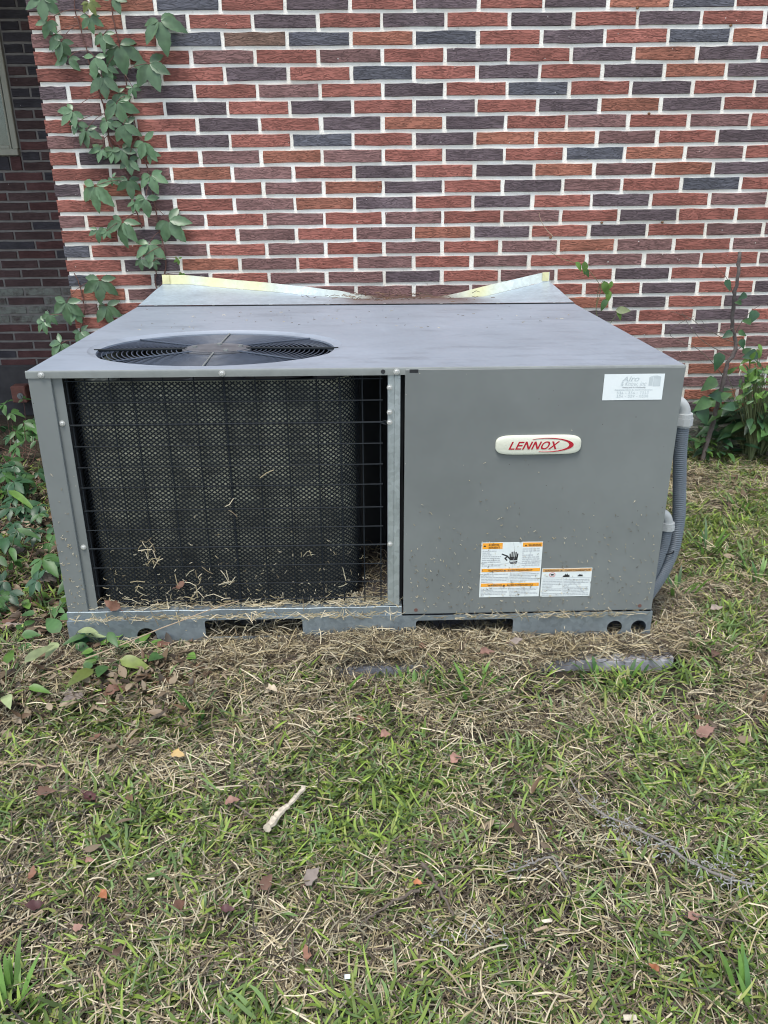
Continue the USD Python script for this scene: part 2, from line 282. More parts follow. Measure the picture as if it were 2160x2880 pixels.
plain('stem_red', (0.12, 0.055, 0.042), 0.7, var=0.3); plain('stem_green', (0.10, 0.12, 0.05), 0.6, var=0.3); plain('bark_grey', (0.085, 0.070, 0.064), 0.85, var=0.45, scale=60, bump=0.6, bscale=250)
plain('twig_tan', (0.30, 0.225, 0.15), 0.8, var=0.3, scale=80); plain('twig_dark', (0.10, 0.078, 0.06), 0.85, var=0.4, scale=80); plain('wood_bleached', (0.46, 0.40, 0.31), 0.85, var=0.45, scale=90, bump=0.6, bscale=260); plain('twig_grey', (0.16, 0.145, 0.13), 0.85, var=0.4, scale=70); plain('lichen_grey', (0.27, 0.262, 0.245), 0.9, var=0.35, scale=120)
look('blade', {'a': ('attribute', {'attribute': 'tint'}), 'p': ('principled_bsdf', {'roughness': 0.55, 'specular_ior_level': 0.35}), 't': ('translucent_bsdf', {}), 'm': ('mix_closure', {'fac': 0.25})},
     [('a.color', 'p.base_color'), ('a.color', 't.color'), ('p.BSDF', 'm.closure1'), ('t.BSDF', 'm.closure2')], 'm.closure')
look('soil', {'g': ('geometry', {}), 'n': ('noise_texture', {'scale': 60.0, 'detail': 8.0, 'roughness': 0.75}), 'r': ('rgb_ramp', {'ramp': [(0.3, (0.020, 0.015, 0.012)), (0.55, (0.055, 0.042, 0.032)), (0.75, (0.11, 0.088, 0.065))]}),
    'n2': ('noise_texture', {'scale': 2.5, 'detail': 4.0}), 'r2': ('rgb_ramp', {'ramp': [(0.4, (0.055, 0.045, 0.034)), (0.65, (0.040, 0.055, 0.022))]}), 'm': ('mix_color', {'fac': 0.35}), 'b': ('bump', {'strength': 0.9, 'distance': 0.01}), 'p': ('principled_bsdf', {'roughness': 0.95, 'specular_ior_level': 0.2})},
    [('g.position', 'n.vector'), ('n.fac', 'r.fac'), ('g.position', 'n2.vector'), ('n2.fac', 'r2.fac'), ('r.color', 'm.a'), ('r2.color', 'm.b'), ('m.result', 'p.base_color'), ('n.fac', 'b.height'), ('b.normal', 'p.normal')])
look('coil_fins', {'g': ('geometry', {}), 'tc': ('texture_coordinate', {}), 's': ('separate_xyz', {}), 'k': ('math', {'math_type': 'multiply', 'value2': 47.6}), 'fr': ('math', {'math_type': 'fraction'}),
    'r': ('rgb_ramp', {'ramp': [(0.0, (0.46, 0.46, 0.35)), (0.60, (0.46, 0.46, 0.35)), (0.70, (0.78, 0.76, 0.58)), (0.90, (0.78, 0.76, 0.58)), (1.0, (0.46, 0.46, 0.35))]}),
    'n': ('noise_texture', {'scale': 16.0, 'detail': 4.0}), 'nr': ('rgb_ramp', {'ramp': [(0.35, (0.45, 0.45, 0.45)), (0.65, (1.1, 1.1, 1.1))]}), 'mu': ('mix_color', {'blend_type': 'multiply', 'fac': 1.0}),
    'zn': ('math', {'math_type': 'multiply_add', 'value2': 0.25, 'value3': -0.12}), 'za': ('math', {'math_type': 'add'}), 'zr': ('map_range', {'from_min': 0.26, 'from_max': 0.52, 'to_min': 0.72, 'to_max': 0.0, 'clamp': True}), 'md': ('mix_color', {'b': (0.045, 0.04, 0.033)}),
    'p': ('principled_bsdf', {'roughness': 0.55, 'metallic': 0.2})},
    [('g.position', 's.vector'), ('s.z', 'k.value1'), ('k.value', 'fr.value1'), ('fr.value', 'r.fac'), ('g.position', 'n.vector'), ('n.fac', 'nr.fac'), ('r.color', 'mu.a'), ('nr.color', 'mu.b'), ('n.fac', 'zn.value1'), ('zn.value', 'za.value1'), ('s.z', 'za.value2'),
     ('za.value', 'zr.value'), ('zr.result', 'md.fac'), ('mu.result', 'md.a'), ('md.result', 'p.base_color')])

# ------------------------------------------------------------------ ground
def sstep(x): x = np.clip(x, 0, 1); return x*x*(3-2*x)
def gh(x, y):
    x, y = np.broadcast_arrays(np.asarray(x, float), np.asarray(y, float))
    P = np.stack([x, y, 0*x], -1)
    h = 0.036 + 0.030*(meshkit.fbm(P*2.3+5.1, 3, 3)-0.5) + 0.020*(meshkit.fbm(P*11.0+1.7, 3, 8)-0.5)
    h = h - 0.26*sstep((y-0.05)/1.0)*sstep((-1.25-x)/0.30)
    near = np.exp(-(np.maximum(np.abs(x+0.33)-0.85, 0)**2+np.maximum(np.abs(y+1.2)-0.62, 0)**2)/0.06)
    return h*(1-near*0.55)+0.030*near*0.55 + 0.036*np.exp(-((y+1.87)/0.09)**2)*np.where(y < -1.80, 1, 0)*(sstep((-0.36-x)/0.12)+sstep((x+0.16)/0.06)*sstep((0.16-x)/0.06))*sstep((x+1.45)/0.2)
def axis_grid(lo, hi, step, far, n=26):
    core = np.arange(lo, hi+step/2, step); g = step*1.35**np.arange(1, n); g = np.cumsum(g)
    return np.r_[(lo-g[::-1])[lo-g[::-1] > -far], core, (hi+g)[hi+g < far]]
gx, gy = axis_grid(-2.9, 2.6, 0.028, 90), axis_grid(-3.6, 2.2, 0.028, 90)
X, Y = np.meshgrid(gx, gy); Z = gh(X, Y); nx, ny = len(gx), len(gy)
idx = np.arange(nx*ny).reshape(ny, nx)
gm = MB(); gm.add(np.c_[X.ravel(), Y.ravel(), Z.ravel()], np.c_[idx[:-1, :-1].ravel(), idx[:-1, 1:].ravel(), idx[1:, 1:].ravel(), idx[1:, :-1].ravel()])
gm.build('ground', 'soil', smooth=True, kind='structure')

# ------------------------------------------------------------------ brick walls
def brick_mesh(mb, x0, x1, z0, z1, yback, depth=0.0055, r=rnd, tilt=0.0012, axis='x'):
    """One brick face standing proud of the joint: ragged outline, soft arris, 42 triangles."""
    w, h = x1-x0, z1-z0; n = []
    j = lambda s=0.0016: r.uniform(-s, s)
    xs = [0.0, 0.2, 0.45, 0.7, 1.0]
    outl = [(x0+w*t+(j()*1.5 if 0 < t < 1 else 0), z0+j()) for t in xs[:-1]] + [(x1+j(), z0+h*t) for t in (0.0, 0.5)] + [(x0+w*t, z1+j(0.0024)) for t in xs[:0:-1]] + [(x0+j(), z0+h*t) for t in (1.0, 0.5)]
    O = np.array(outl); c = np.array([(x0+x1)/2, (z0+z1)/2]); e = 0.0030
    I = O.copy(); I[:, 0] -= np.sign(O[:, 0]-c[0])*e*np.minimum(1, np.abs(O[:, 0]-c[0])/(w/2)*1.0)**6*1.0; I[:, 1] -= np.sign(O[:, 1]-c[1])*e*np.minimum(1, np.abs(O[:, 1]-c[1])/(h/2))**4
    k = len(O); yf = yback-depth; a, b = j(tilt), j(tilt)
    yfront = yf + a*(I[:, 0]-c[0])/(w/2) + b*(I[:, 1]-c[1])/(h/2)
    V = np.vstack([np.c_[I[:, 0], yfront, I[:, 1]], np.c_[O[:, 0], np.full(k, yback+0.004), O[:, 1]], [[c[0], yf, c[1]]]])
    F = [[2*k, i, (i+1) % k] for i in range(k)]
    for i in range(k):
        i2 = (i+1) % k; F += [[i, k+i, k+i2], [i, k+i2, i2]]
    if axis == 'y': V = V[:, [1, 0, 2]]
    mb.add(V, np.array(F)); return mb
ROWS = ['DRBRDRDRDRBR', 'RRDRDRDRDRDRD', 'PRBNBRBRDRBR', 'RDRPRPRDRDRDR', 'RDRDRBRDRDRD', 'DRDRPRDRBRDRD', 'PRDRDRDRDRDR', 'RDRDRDRDRPRPR', 'PRDRBRDRRPRD', 'RDRPRPRDRBRPR', 'RPRPRDRDRPRD',
        'DRDRPRDRDPRBR', 'RPRPRDRDRDRP', 'PRPRPRPRPRDRR', 'RDRPRPRDRDRP', 'BRPRPRPRPRPRP', 'RDRPRPRPRPPRP', 'BRDRPPDRPRDRR', 'RPRDPPPPRRDRD', 'PRPDPPPPRRDRDR',
        'RPDRPRPRDDRDRD', 'PRPDPRPRRPRDPR', 'RDPRPRPRRRPRPR', 'DRPRPRPDPRRPPR', 'PRDRPRPRRPPRRP', 'RPRDRPRPRPPPDR', 'DRPRDRPRPDRRPR', 'RPRDRPRPDPDDRP', 'PRDRPRPRDLLLLL', 'LLLLLLLLLLLLLL', 'LLLLLLLLLLLLLL', 'LLLLLLLLLLLLLL']
PX, PZ, Z0, JX, JZ, CORNER = 0.247, 0.0594689, 1.85854, 0.0120, 0.0112, -1.5677
WALL_RIGHT = 3.2
wall = thing('brick_wall', 'red and plum bark-textured brick house wall with wide white joints behind the grey unit', 'wall')
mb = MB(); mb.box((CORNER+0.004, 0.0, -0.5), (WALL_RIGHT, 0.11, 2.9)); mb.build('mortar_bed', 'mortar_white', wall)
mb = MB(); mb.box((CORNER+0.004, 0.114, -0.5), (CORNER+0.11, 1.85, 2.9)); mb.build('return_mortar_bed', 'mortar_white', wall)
hull = sg.Polygon([(68, 1042), (384, 863), (1618, 854), (1917, 1029), (1836, 1787), (180, 1770)])
def px(P):
    d = np.asarray(P)-EYE; w = d@FW; return 1080+FPX*(d@RT)/w, 1440-FPX*(d@UP)/w
rest = {k: MB() for k in 'RDBPNOL'}; rest_n = {k: 0 for k in rest}; nb = 0
for r in range(-17, 33):
    even = r % 2 == 0; zc = Z0-PZ*r; ph = -1.0865 if even else -0.9655
    row = ROWS[r] if 0 <= r < len(ROWS) else None; k0 = math.floor((CORNER-ph)/PX+0.02); i = 0
    dz = rnd.uniform(-0.0006, 0.0006)
    for k in range(k0, 40):
        a, b = ph+PX*k+JX/2+rnd.uniform(-0.0022, 0.0022), ph+PX*(k+1)-JX/2+rnd.uniform(-0.0022, 0.0022)
        a = max(a, CORNER-0.004)
        if a > WALL_RIGHT-0.05: break
        b = min(b, WALL_RIGHT-0.01)
        if b-a < 0.03: i += 1; continue
        code = row[i] if row and i < len(row) else ('L' if r >= 28 else rnd.choice('RRRRDDDPPB'))
        i += 1
        if code == 'R' and rnd.random() < 0.22: code = 'O'
        z0, z1 = zc-PZ/2+JZ/2+dz+rnd.uniform(-0.0008, 0.0008), zc+PZ/2-JZ/2+dz+rnd.uniform(-0.0008, 0.0008)
        u, v = px(((a+b)/2, 0, zc)); ua, _ = px((a, 0, zc)); ub, _ = px((b, 0, zc))
        seen = ub > 0 and ua < 2160 and v > -22 and zc > -0.03 and not hull.contains(sg.box(ua, v-14, ub, v+14))
        mat = 'brick_lichen' if code == 'L' else BR[code][0]
        if seen and nb < 300:
            nb += 1; brick_mesh(MB(), a, b, z0, z1, 0.0).build('brick', mat, wall)
        else:
            brick_mesh(rest[code], a, b, z0, z1, 0.0); rest_n[code] += 1
# the return of the corner, running back to the recessed wall
for r in range(-17, 33):
    zc = Z0-PZ*r; yy = 0.016-0.004 if r % 2 else 0.016-0.004+0.10
    if r % 2 == 0:
        pass
    y_ = 0.004 if r % 2 else 0.12
    while y_ < 1.8:
        e_ = min(y_+PX-JX, 1.84); code = rnd.choice('RRRRDDPPB')
        brick_mesh(rest[code], y_, e_, zc-PZ/2+JZ/2, zc+PZ/2-JZ/2, CORNER+0.004, axis='y'); y_ += PX
for k, m in rest.items():
    if m.v: m.build('further_brick', 'brick_lichen' if k == 'L' else BR[k][0], wall, kind='stuff')

# recessed wall far left, with a window
Y2 = 1.85
rec = thing('brick_wall', 'dim recessed brick wall with grey joints and a window, far left behind the corner', 'wall')
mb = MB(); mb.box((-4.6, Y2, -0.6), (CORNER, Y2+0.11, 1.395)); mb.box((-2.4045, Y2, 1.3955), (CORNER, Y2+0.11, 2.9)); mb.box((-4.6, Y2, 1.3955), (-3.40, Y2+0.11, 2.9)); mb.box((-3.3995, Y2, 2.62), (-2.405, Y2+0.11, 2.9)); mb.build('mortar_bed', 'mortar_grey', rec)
rest2 = {k: MB() for k in 'RDPL'}
WX1 = -2.405
for r in range(-27, 27):
    zt = 1.3054-0.0576*r-0.0052; zb_ = zt-0.0576+0.0104; ph = -2.2858 if r % 2 == 0 else -2.4065
    for k in range(-9, 5):
        a, b = ph+0.2425*k+0.005, ph+0.2425*(k+1)-0.005
        if b > CORNER+0.02: b = CORNER+0.0
        if a > CORNER-0.03: break
        if zb_ > 1.30 and zb_ < 2.61:            # the window opening cuts the courses
            if b < -3.40: pass
            elif a > WX1-0.10:
                a = max(a, WX1+0.008)
            else:
                if b > WX1+0.03: a = WX1+0.008
                else: continue
            if b-a < 0.02: continue
        zm = (zt+zb_)/2; code = rnd.choice('RDDPP') if zm > 1.2 else rnd.choice('RRPPD')
        if zm > 1.45: code = rnd.choice('DDPD')
        if 0.36 < zm < 0.60: code = rnd.choice('LLLP')
        u, v = px(((a+b)/2, Y2, zm)); ua, _ = px((a, Y2, zm)); ub, _ = px((b, Y2, zm)); uc, _ = px((CORNER, 0, zm))
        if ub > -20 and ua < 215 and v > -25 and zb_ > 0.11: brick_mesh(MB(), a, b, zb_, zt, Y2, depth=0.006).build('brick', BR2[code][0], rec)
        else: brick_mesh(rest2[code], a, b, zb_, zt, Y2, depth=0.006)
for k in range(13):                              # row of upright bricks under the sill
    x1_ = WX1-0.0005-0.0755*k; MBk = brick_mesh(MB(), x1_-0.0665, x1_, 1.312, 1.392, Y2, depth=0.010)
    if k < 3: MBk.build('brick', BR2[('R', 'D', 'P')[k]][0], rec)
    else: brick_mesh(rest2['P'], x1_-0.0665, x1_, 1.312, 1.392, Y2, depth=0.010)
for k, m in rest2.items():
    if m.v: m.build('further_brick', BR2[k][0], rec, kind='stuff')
fr = MB(); fr.box((-2.442, Y2-0.018, 1.4335), (-2.408, Y2+0.05, 2.58), 0.003); fr.box((-3.397, Y2-0.018, 1.4335), (-3.363, Y2+0.05, 2.58), 0.003); fr.box((-3.3625, Y2-0.016, 2.545), (-2.4425, Y2+0.05, 2.58), 0.003)
fr.build('window_frame', 'window_beige', rec)
si = MB(); si.box((-3.40, Y2-0.035, 1.397), (-2.4055, Y2+0.06, 1.4325), 0.004); si.build('window_sill', 'window_beige', rec)
sa_ = MB(); sa_.box((-2.466, Y2+0.004, 1.4345), (-2.456, Y2+0.03, 2.544), 0.002); sa_.box((-3.3625, Y2+0.004, 1.4345), (-2.4665, Y2+0.03, 1.452), 0.002); sa_.box((-3.3625, Y2+0.004, 1.98), (-2.4665, Y2+0.03, 2.0), 0.002); sa_.build('window_sash', 'window_beige', rec)
ga = MB(); ga.box((-2.4555, Y2+0.012, 1.4345), (-2.4425, Y2+0.04, 2.544)); ga.build('window_gasket', 'window_gasket', rec)
pn = MB(); pn.box((-3.362, Y2+0.014, 1.4525), (-2.4668, Y2+0.018, 1.9795)); pn.box((-3.362, Y2+0.014, 2.0005), (-2.4668, Y2+0.018, 2.5445)); pn.build('window_pane', 'window_glass', rec)
bk = MB(); bk.box((-3.5, Y2+0.55, 1.2), (-2.3, Y2+0.6, 2.7)); bk.build('room_wall', 'room_dark', rec)
fd = MB(); fd.box((-4.6, Y2-0.03, -0.6), (CORNER-0.001, Y2-0.0005, 0.112), 0.01); fd.build('foundation', 'foundation_mud', rec)
shade_roof = thing('porch_roof', 'plain unseen eave added to shade the recessed wall beyond the upper left edge', 'shade_roof')  # unseen slab added to keep the recessed wall in shade
mb = MB(); mb.box((-4.8, 0.35, 2.62), (CORNER-0.012, Y2-0.012, 2.70)); mb.build('soffit', 'shade_slab_white', shade_roof)
# red block with a round metal cap low on the recessed foundation
cb = at(57, 1107, 1, Y2-0.09)
blk = thing('clay_block', 'reddish clay block with a round grey metal cap low at far left', 'block', cb)
mb = MB(); mb.box((-0.048, -0.03, -0.056), (0.048, 0.058, 0.056), 0.006); mb.build('body', 'red_clay', blk)
mb = MB(); t = np.linspace(0, 2*np.pi, 20, endpoint=False); mb.tube([(0.012, -0.038, -0.008), (0.012, -0.028, -0.008)], 0.020, 18); mb.tube([(0.012, -0.046, -0.008), (0.012, -0.037, -0.008)], 0.009, 12); mb.build('cap', 'vent_metal', blk)

# ------------------------------------------------------------------ concrete pad
pad = MB(); x_l, x_r = -1.135, 0.498
outl = sg.Polygon([(x_l, -1.80), (-0.31, -1.802), (0.17, -1.793), (0.46, -1.797), (0.490, -1.785), (0.494, -1.75), (0.470, -1.69), (0.470, -0.55), (x_l, -0.55)])
pad.slab(outl, -0.06, 0.0625); pad.slab(outl.buffer(-0.003), 0.062, 0.0648)
tag(pad.build('concrete_pad', 'concrete_pad_look'), 'thin grey concrete pad under the unit, mostly hidden by dry grass', 'pad')

# ------------------------------------------------------------------ the packaged air conditioner
um = Gf.Matrix4d(*UR[:, 0], 0, *UR[:, 1], 0, *UR[:, 2], 0, *UORG, 1)
unit = thing('air_conditioner', 'large grey packaged air conditioner with round top fan grille and black mesh coil front', 'air conditioner', mat=um)
def ell(cx, cy_, a, b, n=96): t = np.linspace(0, 2*np.pi, n, endpoint=False); return np.c_[cx+a*np.cos(t), cy_+b*np.sin(t)]
FX, FY, FA, FB = 0.4015, 0.286, 0.315, 0.239
# lid: sheet with a round opening, slightly dished round it, turned-down rim
lid = MB(); hole = sg.Polygon(ell(FX, FY, FA, FB)); dish = sg.Polygon(ell(FX, FY+0.004, FA+0.022, FB+0.012))
out = sg.box(0.004, 0.004, W_-0.004, D_)
lid.slab(out.difference(dish), H_-0.003, H_)
# dished ring
E0, E1 = ell(FX, FY+0.004, FA+0.022, FB+0.012), ell(FX, FY, FA, FB); E05 = E0*0.6+E1*0.4; n = len(E0)
V = np.vstack([np.c_[E0, np.full(n, H_)], np.c_[E05, np.full(n, H_-0.006)], np.c_[E1, np.full(n, H_-0.007)], np.c_[E1, np.full(n, H_-0.028)]]); F = []
for k in range(3):
    for i in range(n): j = (i+1) % n; F.append([k*n+i, k*n+j, (k+1)*n+j, (k+1)*n+i])
lid.add(V, F)
pr = lambda pts, x0, x1: None
# rim with a rounded upper edge: front part stops at the panel
def rim(mb, x0, x1, y, drop, th=0.0022):
    a = np.array([0, 0.5, 1])*np.pi/2; prof = [(y+0.004-0.004*math.cos(t)*1.0, H_-0.004+0.004*math.sin(t)) for t in a[::-1]]
    prof = prof + [(y, H_-drop), (y+th, H_-drop), (y+th, H_-0.006)]
    n_ = len(prof); V = np.array([(x0, p[0], p[1]) for p in prof]+[(x1, p[0], p[1]) for p in prof]); F = [[i, (i+1) % n_, n_+(i+1) % n_, n_+i] for i in range(n_)]
    mb.add(V, F)
lid.build('lid', 'lid_paint_faded_skylit', unit, smooth=35); lid = MB()
rim(lid, 0.0, 0.9000, 0.0, 0.0175)
rim(lid, 0.9000, W_, 0.0, 0.0045)
for x in (0.0, W_-0.0022): lid.box((x, 0.001, H_-0.0175), (x+0.0022, D_, H_-0.0035), 0.0009)
lid.build('lid_rim', 'panel_edge', unit, smooth=35)
nt = MB(); nt.box((0.9015, -0.0012, H_-0.0125), (0.9225, 0.0002, H_-0.0045)); nt.build('lid_notch', 'dark_interior', unit)
# fan grille: rings, spokes, hub plate
GZ = H_-0.012
gr = thing('fan_grille', None, None, parent=unit)
for k in range(17):
    f = 0.34+0.655*k/16
    e = ell(FX, FY, FA*f, FB*f, 64); mb = MB(); mb.tube(np.c_[e, np.full(64, GZ+0.006*(1-f))], 0.0015, 5, closed=True); mb.build('ring', 'fan_wire', gr, smooth=True)
for ang, rr, mat in ((90, 0.0024, 'vent_metal'), (-90, 0.0024, 'vent_metal'), (0, 0.0036, 'black_wire'), (180, 0.0036, 'black_wire'), (40, 0.0022, 'fan_wire'), (140, 0.0022, 'fan_wire'), (220, 0.0022, 'fan_wire'), (320, 0.0022, 'fan_wire')):  # front-to-back spokes in pale metal: the light catching them put into the colour
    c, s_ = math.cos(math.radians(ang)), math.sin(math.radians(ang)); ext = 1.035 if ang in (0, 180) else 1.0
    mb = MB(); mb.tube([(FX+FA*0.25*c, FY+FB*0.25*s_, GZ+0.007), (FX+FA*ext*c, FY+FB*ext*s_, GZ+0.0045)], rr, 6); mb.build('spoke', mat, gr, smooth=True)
hb = MB(); hb.slab(sg.Polygon(ell(FX, FY+0.004, 0.0925, 0.070, 48)), GZ-0.002, GZ+0.006); hb.slab(sg.Polygon(ell(FX, FY+0.004, 0.084, 0.063, 48)), GZ+0.006, GZ+0.0085); hb.build('hub_plate', 'hub_worn', gr)
for dx, dy in ((0.0, 0.045), (0.03, -0.04), (-0.06, 0.01), (0.062, 0.018)):
    mb = MB(); mb.tube([(FX+dx, FY+dy, GZ+0.008), (FX+dx, FY+dy, GZ+0.0125)], 0.007, 6); mb.build('bolt', 'vent_metal', gr)
for x, y in ((0.155, 0.110), (0.165, 0.104), (0.37, 0.0475), (0.382, 0.0472), (0.62, 0.114)):
    mb = MB(); mb.box((x-0.006, y-0.004, H_-0.0062), (x+0.006, y+0.004, H_-0.0035), 0.001); mb.build('clip', 'screw_zinc', gr)
# fan below
fan = MB()
for k in range(4):
    a0 = k*math.pi/2+0.5; P = []
    for i in range(9):
        a_ = a0+0.9*i/8
        for r_ in (0.22, 0.92): P.append((FX+FA*r_*math.cos(a_), FY+FB*r_*math.sin(a_), H_-0.105-0.055*i/8))
    fan.add(P, [[2*i, 2*i+1, 2*i+3, 2*i+2] for i in range(8)])
fan.build('fan_blade', 'fan_blade_grey', unit, smooth=True)
mo = MB(); mo.tube([(FX, FY, H_-0.06), (FX, FY, H_-0.24)], 0.07, 20); mo.build('fan_motor', 'dark_interior', unit, smooth=40)
def screw(x, y, z, r=0.0062, parent=unit, axis=1):
    mb = MB(); d = np.array([0, -1.0, 0]) if axis == 1 else np.array([0, 0, 1.0]); p = np.array([x, y, z])
    mb.tube([p, p+d*0.0012], r*1.25, 14); mb.tube([p+d*0.001, p+d*0.0042, p+d*0.0052], [r*0.86, r*0.82, r*0.55], 6); mb.build('screw', 'screw_zinc', parent)
for u, v in ((264/2.304, 720+758/2.304), (1438/2.304, 720+752/2.304), (720+912/2.304, 720+749/2.304)):
    p = loc(u, v, 1, 0.0); screw(p[0], 0.0, min(p[2], H_-0.009))
p = loc(720+823/2.304, 720+749/2.304, 1, 0.0); mb = MB(); mb.tube([(p[0], -0.0008, p[2]), (p[0], 0.001, p[2])], 0.0052, 14); mb.build('screw_hole', 'print_black', unit)
# corner post at left, with a stepped inner flange
PB = 0.088
post = MB(); post.box((0.003, 0.0025, PB), (0.0555, 0.0045, H_-0.0178), 0.0008); post.box((0.0537, 0.0046, PB+0.001), (0.0555, 0.012, H_-0.018)); post.box((0.0556, 0.0100, PB+0.012), (0.0795, 0.0120, H_-0.018), 0.0006)
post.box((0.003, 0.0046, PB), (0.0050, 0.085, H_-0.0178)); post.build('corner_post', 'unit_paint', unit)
for v in ((403/2.304, 720+1085/2.304), (541/2.304, 1440+229/2.304)):
    p = loc(*v, 1, 0.009); screw(p[0], 0.0098, p[2], 0.0058)
# coil: bent round the left and front, black expanded guard in front of it
def coil_path(off):
    r = 0.050+off; x0, x1, y0 = 0.084-off, 0.770+off, 0.038-off
    P = [(x0, D_-0.12)] + [(x0, y0+r+0.25)]
    P += [(x0+r-r*math.cos(t), y0+r-r*math.sin(t)) for t in np.linspace(0, np.pi/2, 9)]
    P += [(x0+r+(x1-x0-2.8*r)*t, y0) for t in (0.25, 0.5, 0.75)]
    P += [(x1-1.8*r+1.8*r*math.sin(t), y0+1.8*r-1.8*r*math.cos(t)) for t in np.linspace(0, np.pi/2, 11)] + [(x1, y0+r+0.28)]
    return np.array(P)
CZ0, CZ1 = 0.100, H_-0.035
cpth = coil_path(0.0)
co = MB(); k_ = len(cpth); V = np.vstack([np.c_[cpth, np.full(k_, CZ0)], np.c_[cpth, np.full(k_, CZ1)]]); co.add(V, [[i, i+1, k_+i+1, k_+i] for i in range(k_-1)])
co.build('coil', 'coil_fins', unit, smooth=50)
gp = coil_path(0.012); seg = np.r_[0, np.cumsum(np.linalg.norm(np.diff(gp, axis=0), axis=1))]; S_ = seg[-1]
def on(s): return np.stack([np.interp(s, seg, gp[:, 0]), np.interp(s, seg, gp[:, 1])], -1)
def normal(s): a, b = on(np.clip(s-0.002, 0, S_)), on(np.clip(s+0.002, 0, S_)); t = b-a; t /= np.maximum(np.linalg.norm(t, axis=-1, keepdims=True), 1e-9); return np.stack([t[..., 1], -t[..., 0]], -1)
CW, CH, HW = 0.0145, 0.0112, 0.0019
guard = MB(); hh = CZ1-CZ0; run = hh*CW/CH; S0 = 0.40           # only the stretch of guard near the front corner, the front and the right turn
for d in (1, -1):
    s0 = S0-run if d == 1 else S0
    while s0 < (S_ if d == 1 else S_+run):
        tt = np.linspace(0, 1, 46); s = s0+d*tt*run; z = CZ0+tt*hh; ok = (s >= S0) & (s <= S_)
        if ok.sum() > 1:
            s, z = s[ok], z[ok]; m_ = len(s); nrm = np.array([-d*CH, CW])/math.hypot(CW, CH)   # across the strand, in (s, z)
            wob = 0.0004*np.sin(s*900)
            a_s, a_z, b_s, b_z = s+nrm[0]*HW, z+nrm[1]*HW, s-nrm[0]*HW, z-nrm[1]*HW
            lift = 0.0006*d; A = on(a_s)+normal(a_s)*lift; B = on(b_s)+normal(b_s)*lift
            guard.add(np.vstack([np.c_[A, a_z], np.c_[B, b_z]]), [[i, i+1, m_+i+1, m_+i] for i in range(m_-1)])
        s0 += CW
guard.build('coil_guard_mesh', 'black_wire', unit, kind='stuff')
# wire guard: bars of welded wire in front
wg = thing('wire_guard', None, None, parent=unit)
WY = 0.0175
xs = [0.0856, 0.1289, 0.1866, 0.2409, 0.3135, 0.3863, 0.4574, 0.5324, 0.6053, 0.6789, 0.7342, 0.7888, 0.8321]
zs = [0.7203, 0.6673, 0.6121, 0.558, 0.5036, 0.4502, 0.388, 0.3347, 0.2826, 0.2277, 0.1754, 0.128]
for i, x in enumerate(xs):
    mb = MB(); mb.tube([(x, WY, 0.112), (x, WY, H_-0.020)], 0.0027 if i == 6 else 0.0017, 6); mb.build('upright_wire', 'black_wire', wg, smooth=True)
for i, z in enumerate(zs):
    mb = MB(); mb.tube([(0.0805 if i in (2, 8) else 0.083, WY-0.004, z), (0.846 if i in (2, 8) else 0.838, WY-0.004, z)], 0.0023 if i in (2, 8) else 0.0015, 6); mb.build('cross_wire', 'black_wire', wg, smooth=True)
# galvanised middle post with screws
mp = MB(); mp.box((0.8505, 0.004, 0.107), (0.8655, 0.006, H_-0.018), 0.0006); mp.box((0.8657, 0.0025, 0.107), (0.8805, 0.0065, H_-0.018), 0.0012); mp.box((0.8505, 0.0062, 0.107), (0.8520, 0.055, H_-0.018)); mp.build('middle_post', 'galvanised', unit)
for v in ((720+866/2.304, 720+852/2.304), (720+866/2.304, 720+1012/2.304), (720+866/2.304, 720+1077/2.304), (720+868/2.304, 1440+208/2.304)):
    p = loc(*v, 1, 0.004); screw(p[0], 0.004, p[2], 0.0055)
tb = MB(); tb.tube([(0.8321, WY-0.004, zs[2]+0.001), (0.845, 0.010, zs[2]+0.004), (0.8555, 0.0025, zs[2]+0.001)], 0.0012, 5); tb.tube([(0.8321, WY-0.004, zs[2]-0.002), (0.845, 0.010, zs[2]-0.005), (0.8555, 0.0025, zs[2]-0.001)], 0.0012, 5); tb.build('wire_tie', 'black_wire', unit)
# access panel on the right, wrapping round the side
pan = MB(); PZ0 = 0.0815
pan.box((0.8915, -0.0010, PZ0), (W_-0.0015, 0.0015, H_-0.0048), 0.001); pan.box((W_-0.0035, 0.0016, PZ0), (W_-0.0015, D_, H_-0.018)); pan.box((0.8915, 0.0016, PZ0), (0.8930, 0.020, H_-0.018))
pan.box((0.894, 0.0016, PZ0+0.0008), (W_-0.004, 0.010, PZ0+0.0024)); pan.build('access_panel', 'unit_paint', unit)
for x in (0.925, 1.532): mb = MB(); mb.tube([(x, -0.0018, 0.094), (x, -0.0008, 0.094)], 0.0052, 10); mb.build('panel_screw', 'stem_red', unit)
# inside: back, divider, dark floor; left plate added to black out a bright gap
ins = MB(); ins.box((0.0700, 0.0125, PB), (0.0730, 0.60, H_-0.02)); ins.box((0.8825, 0.030, 0.10), (0.8900, D_-0.01, H_-0.02)); ins.box((0.005, D_-0.012, 0.02), (W_-0.004, D_-0.002, H_-0.0045)); ins.box((0.1, 0.40, 0.10), (0.86, 0.41, H_-0.05)); ins.build('inner_partition', 'dark_interior', unit)
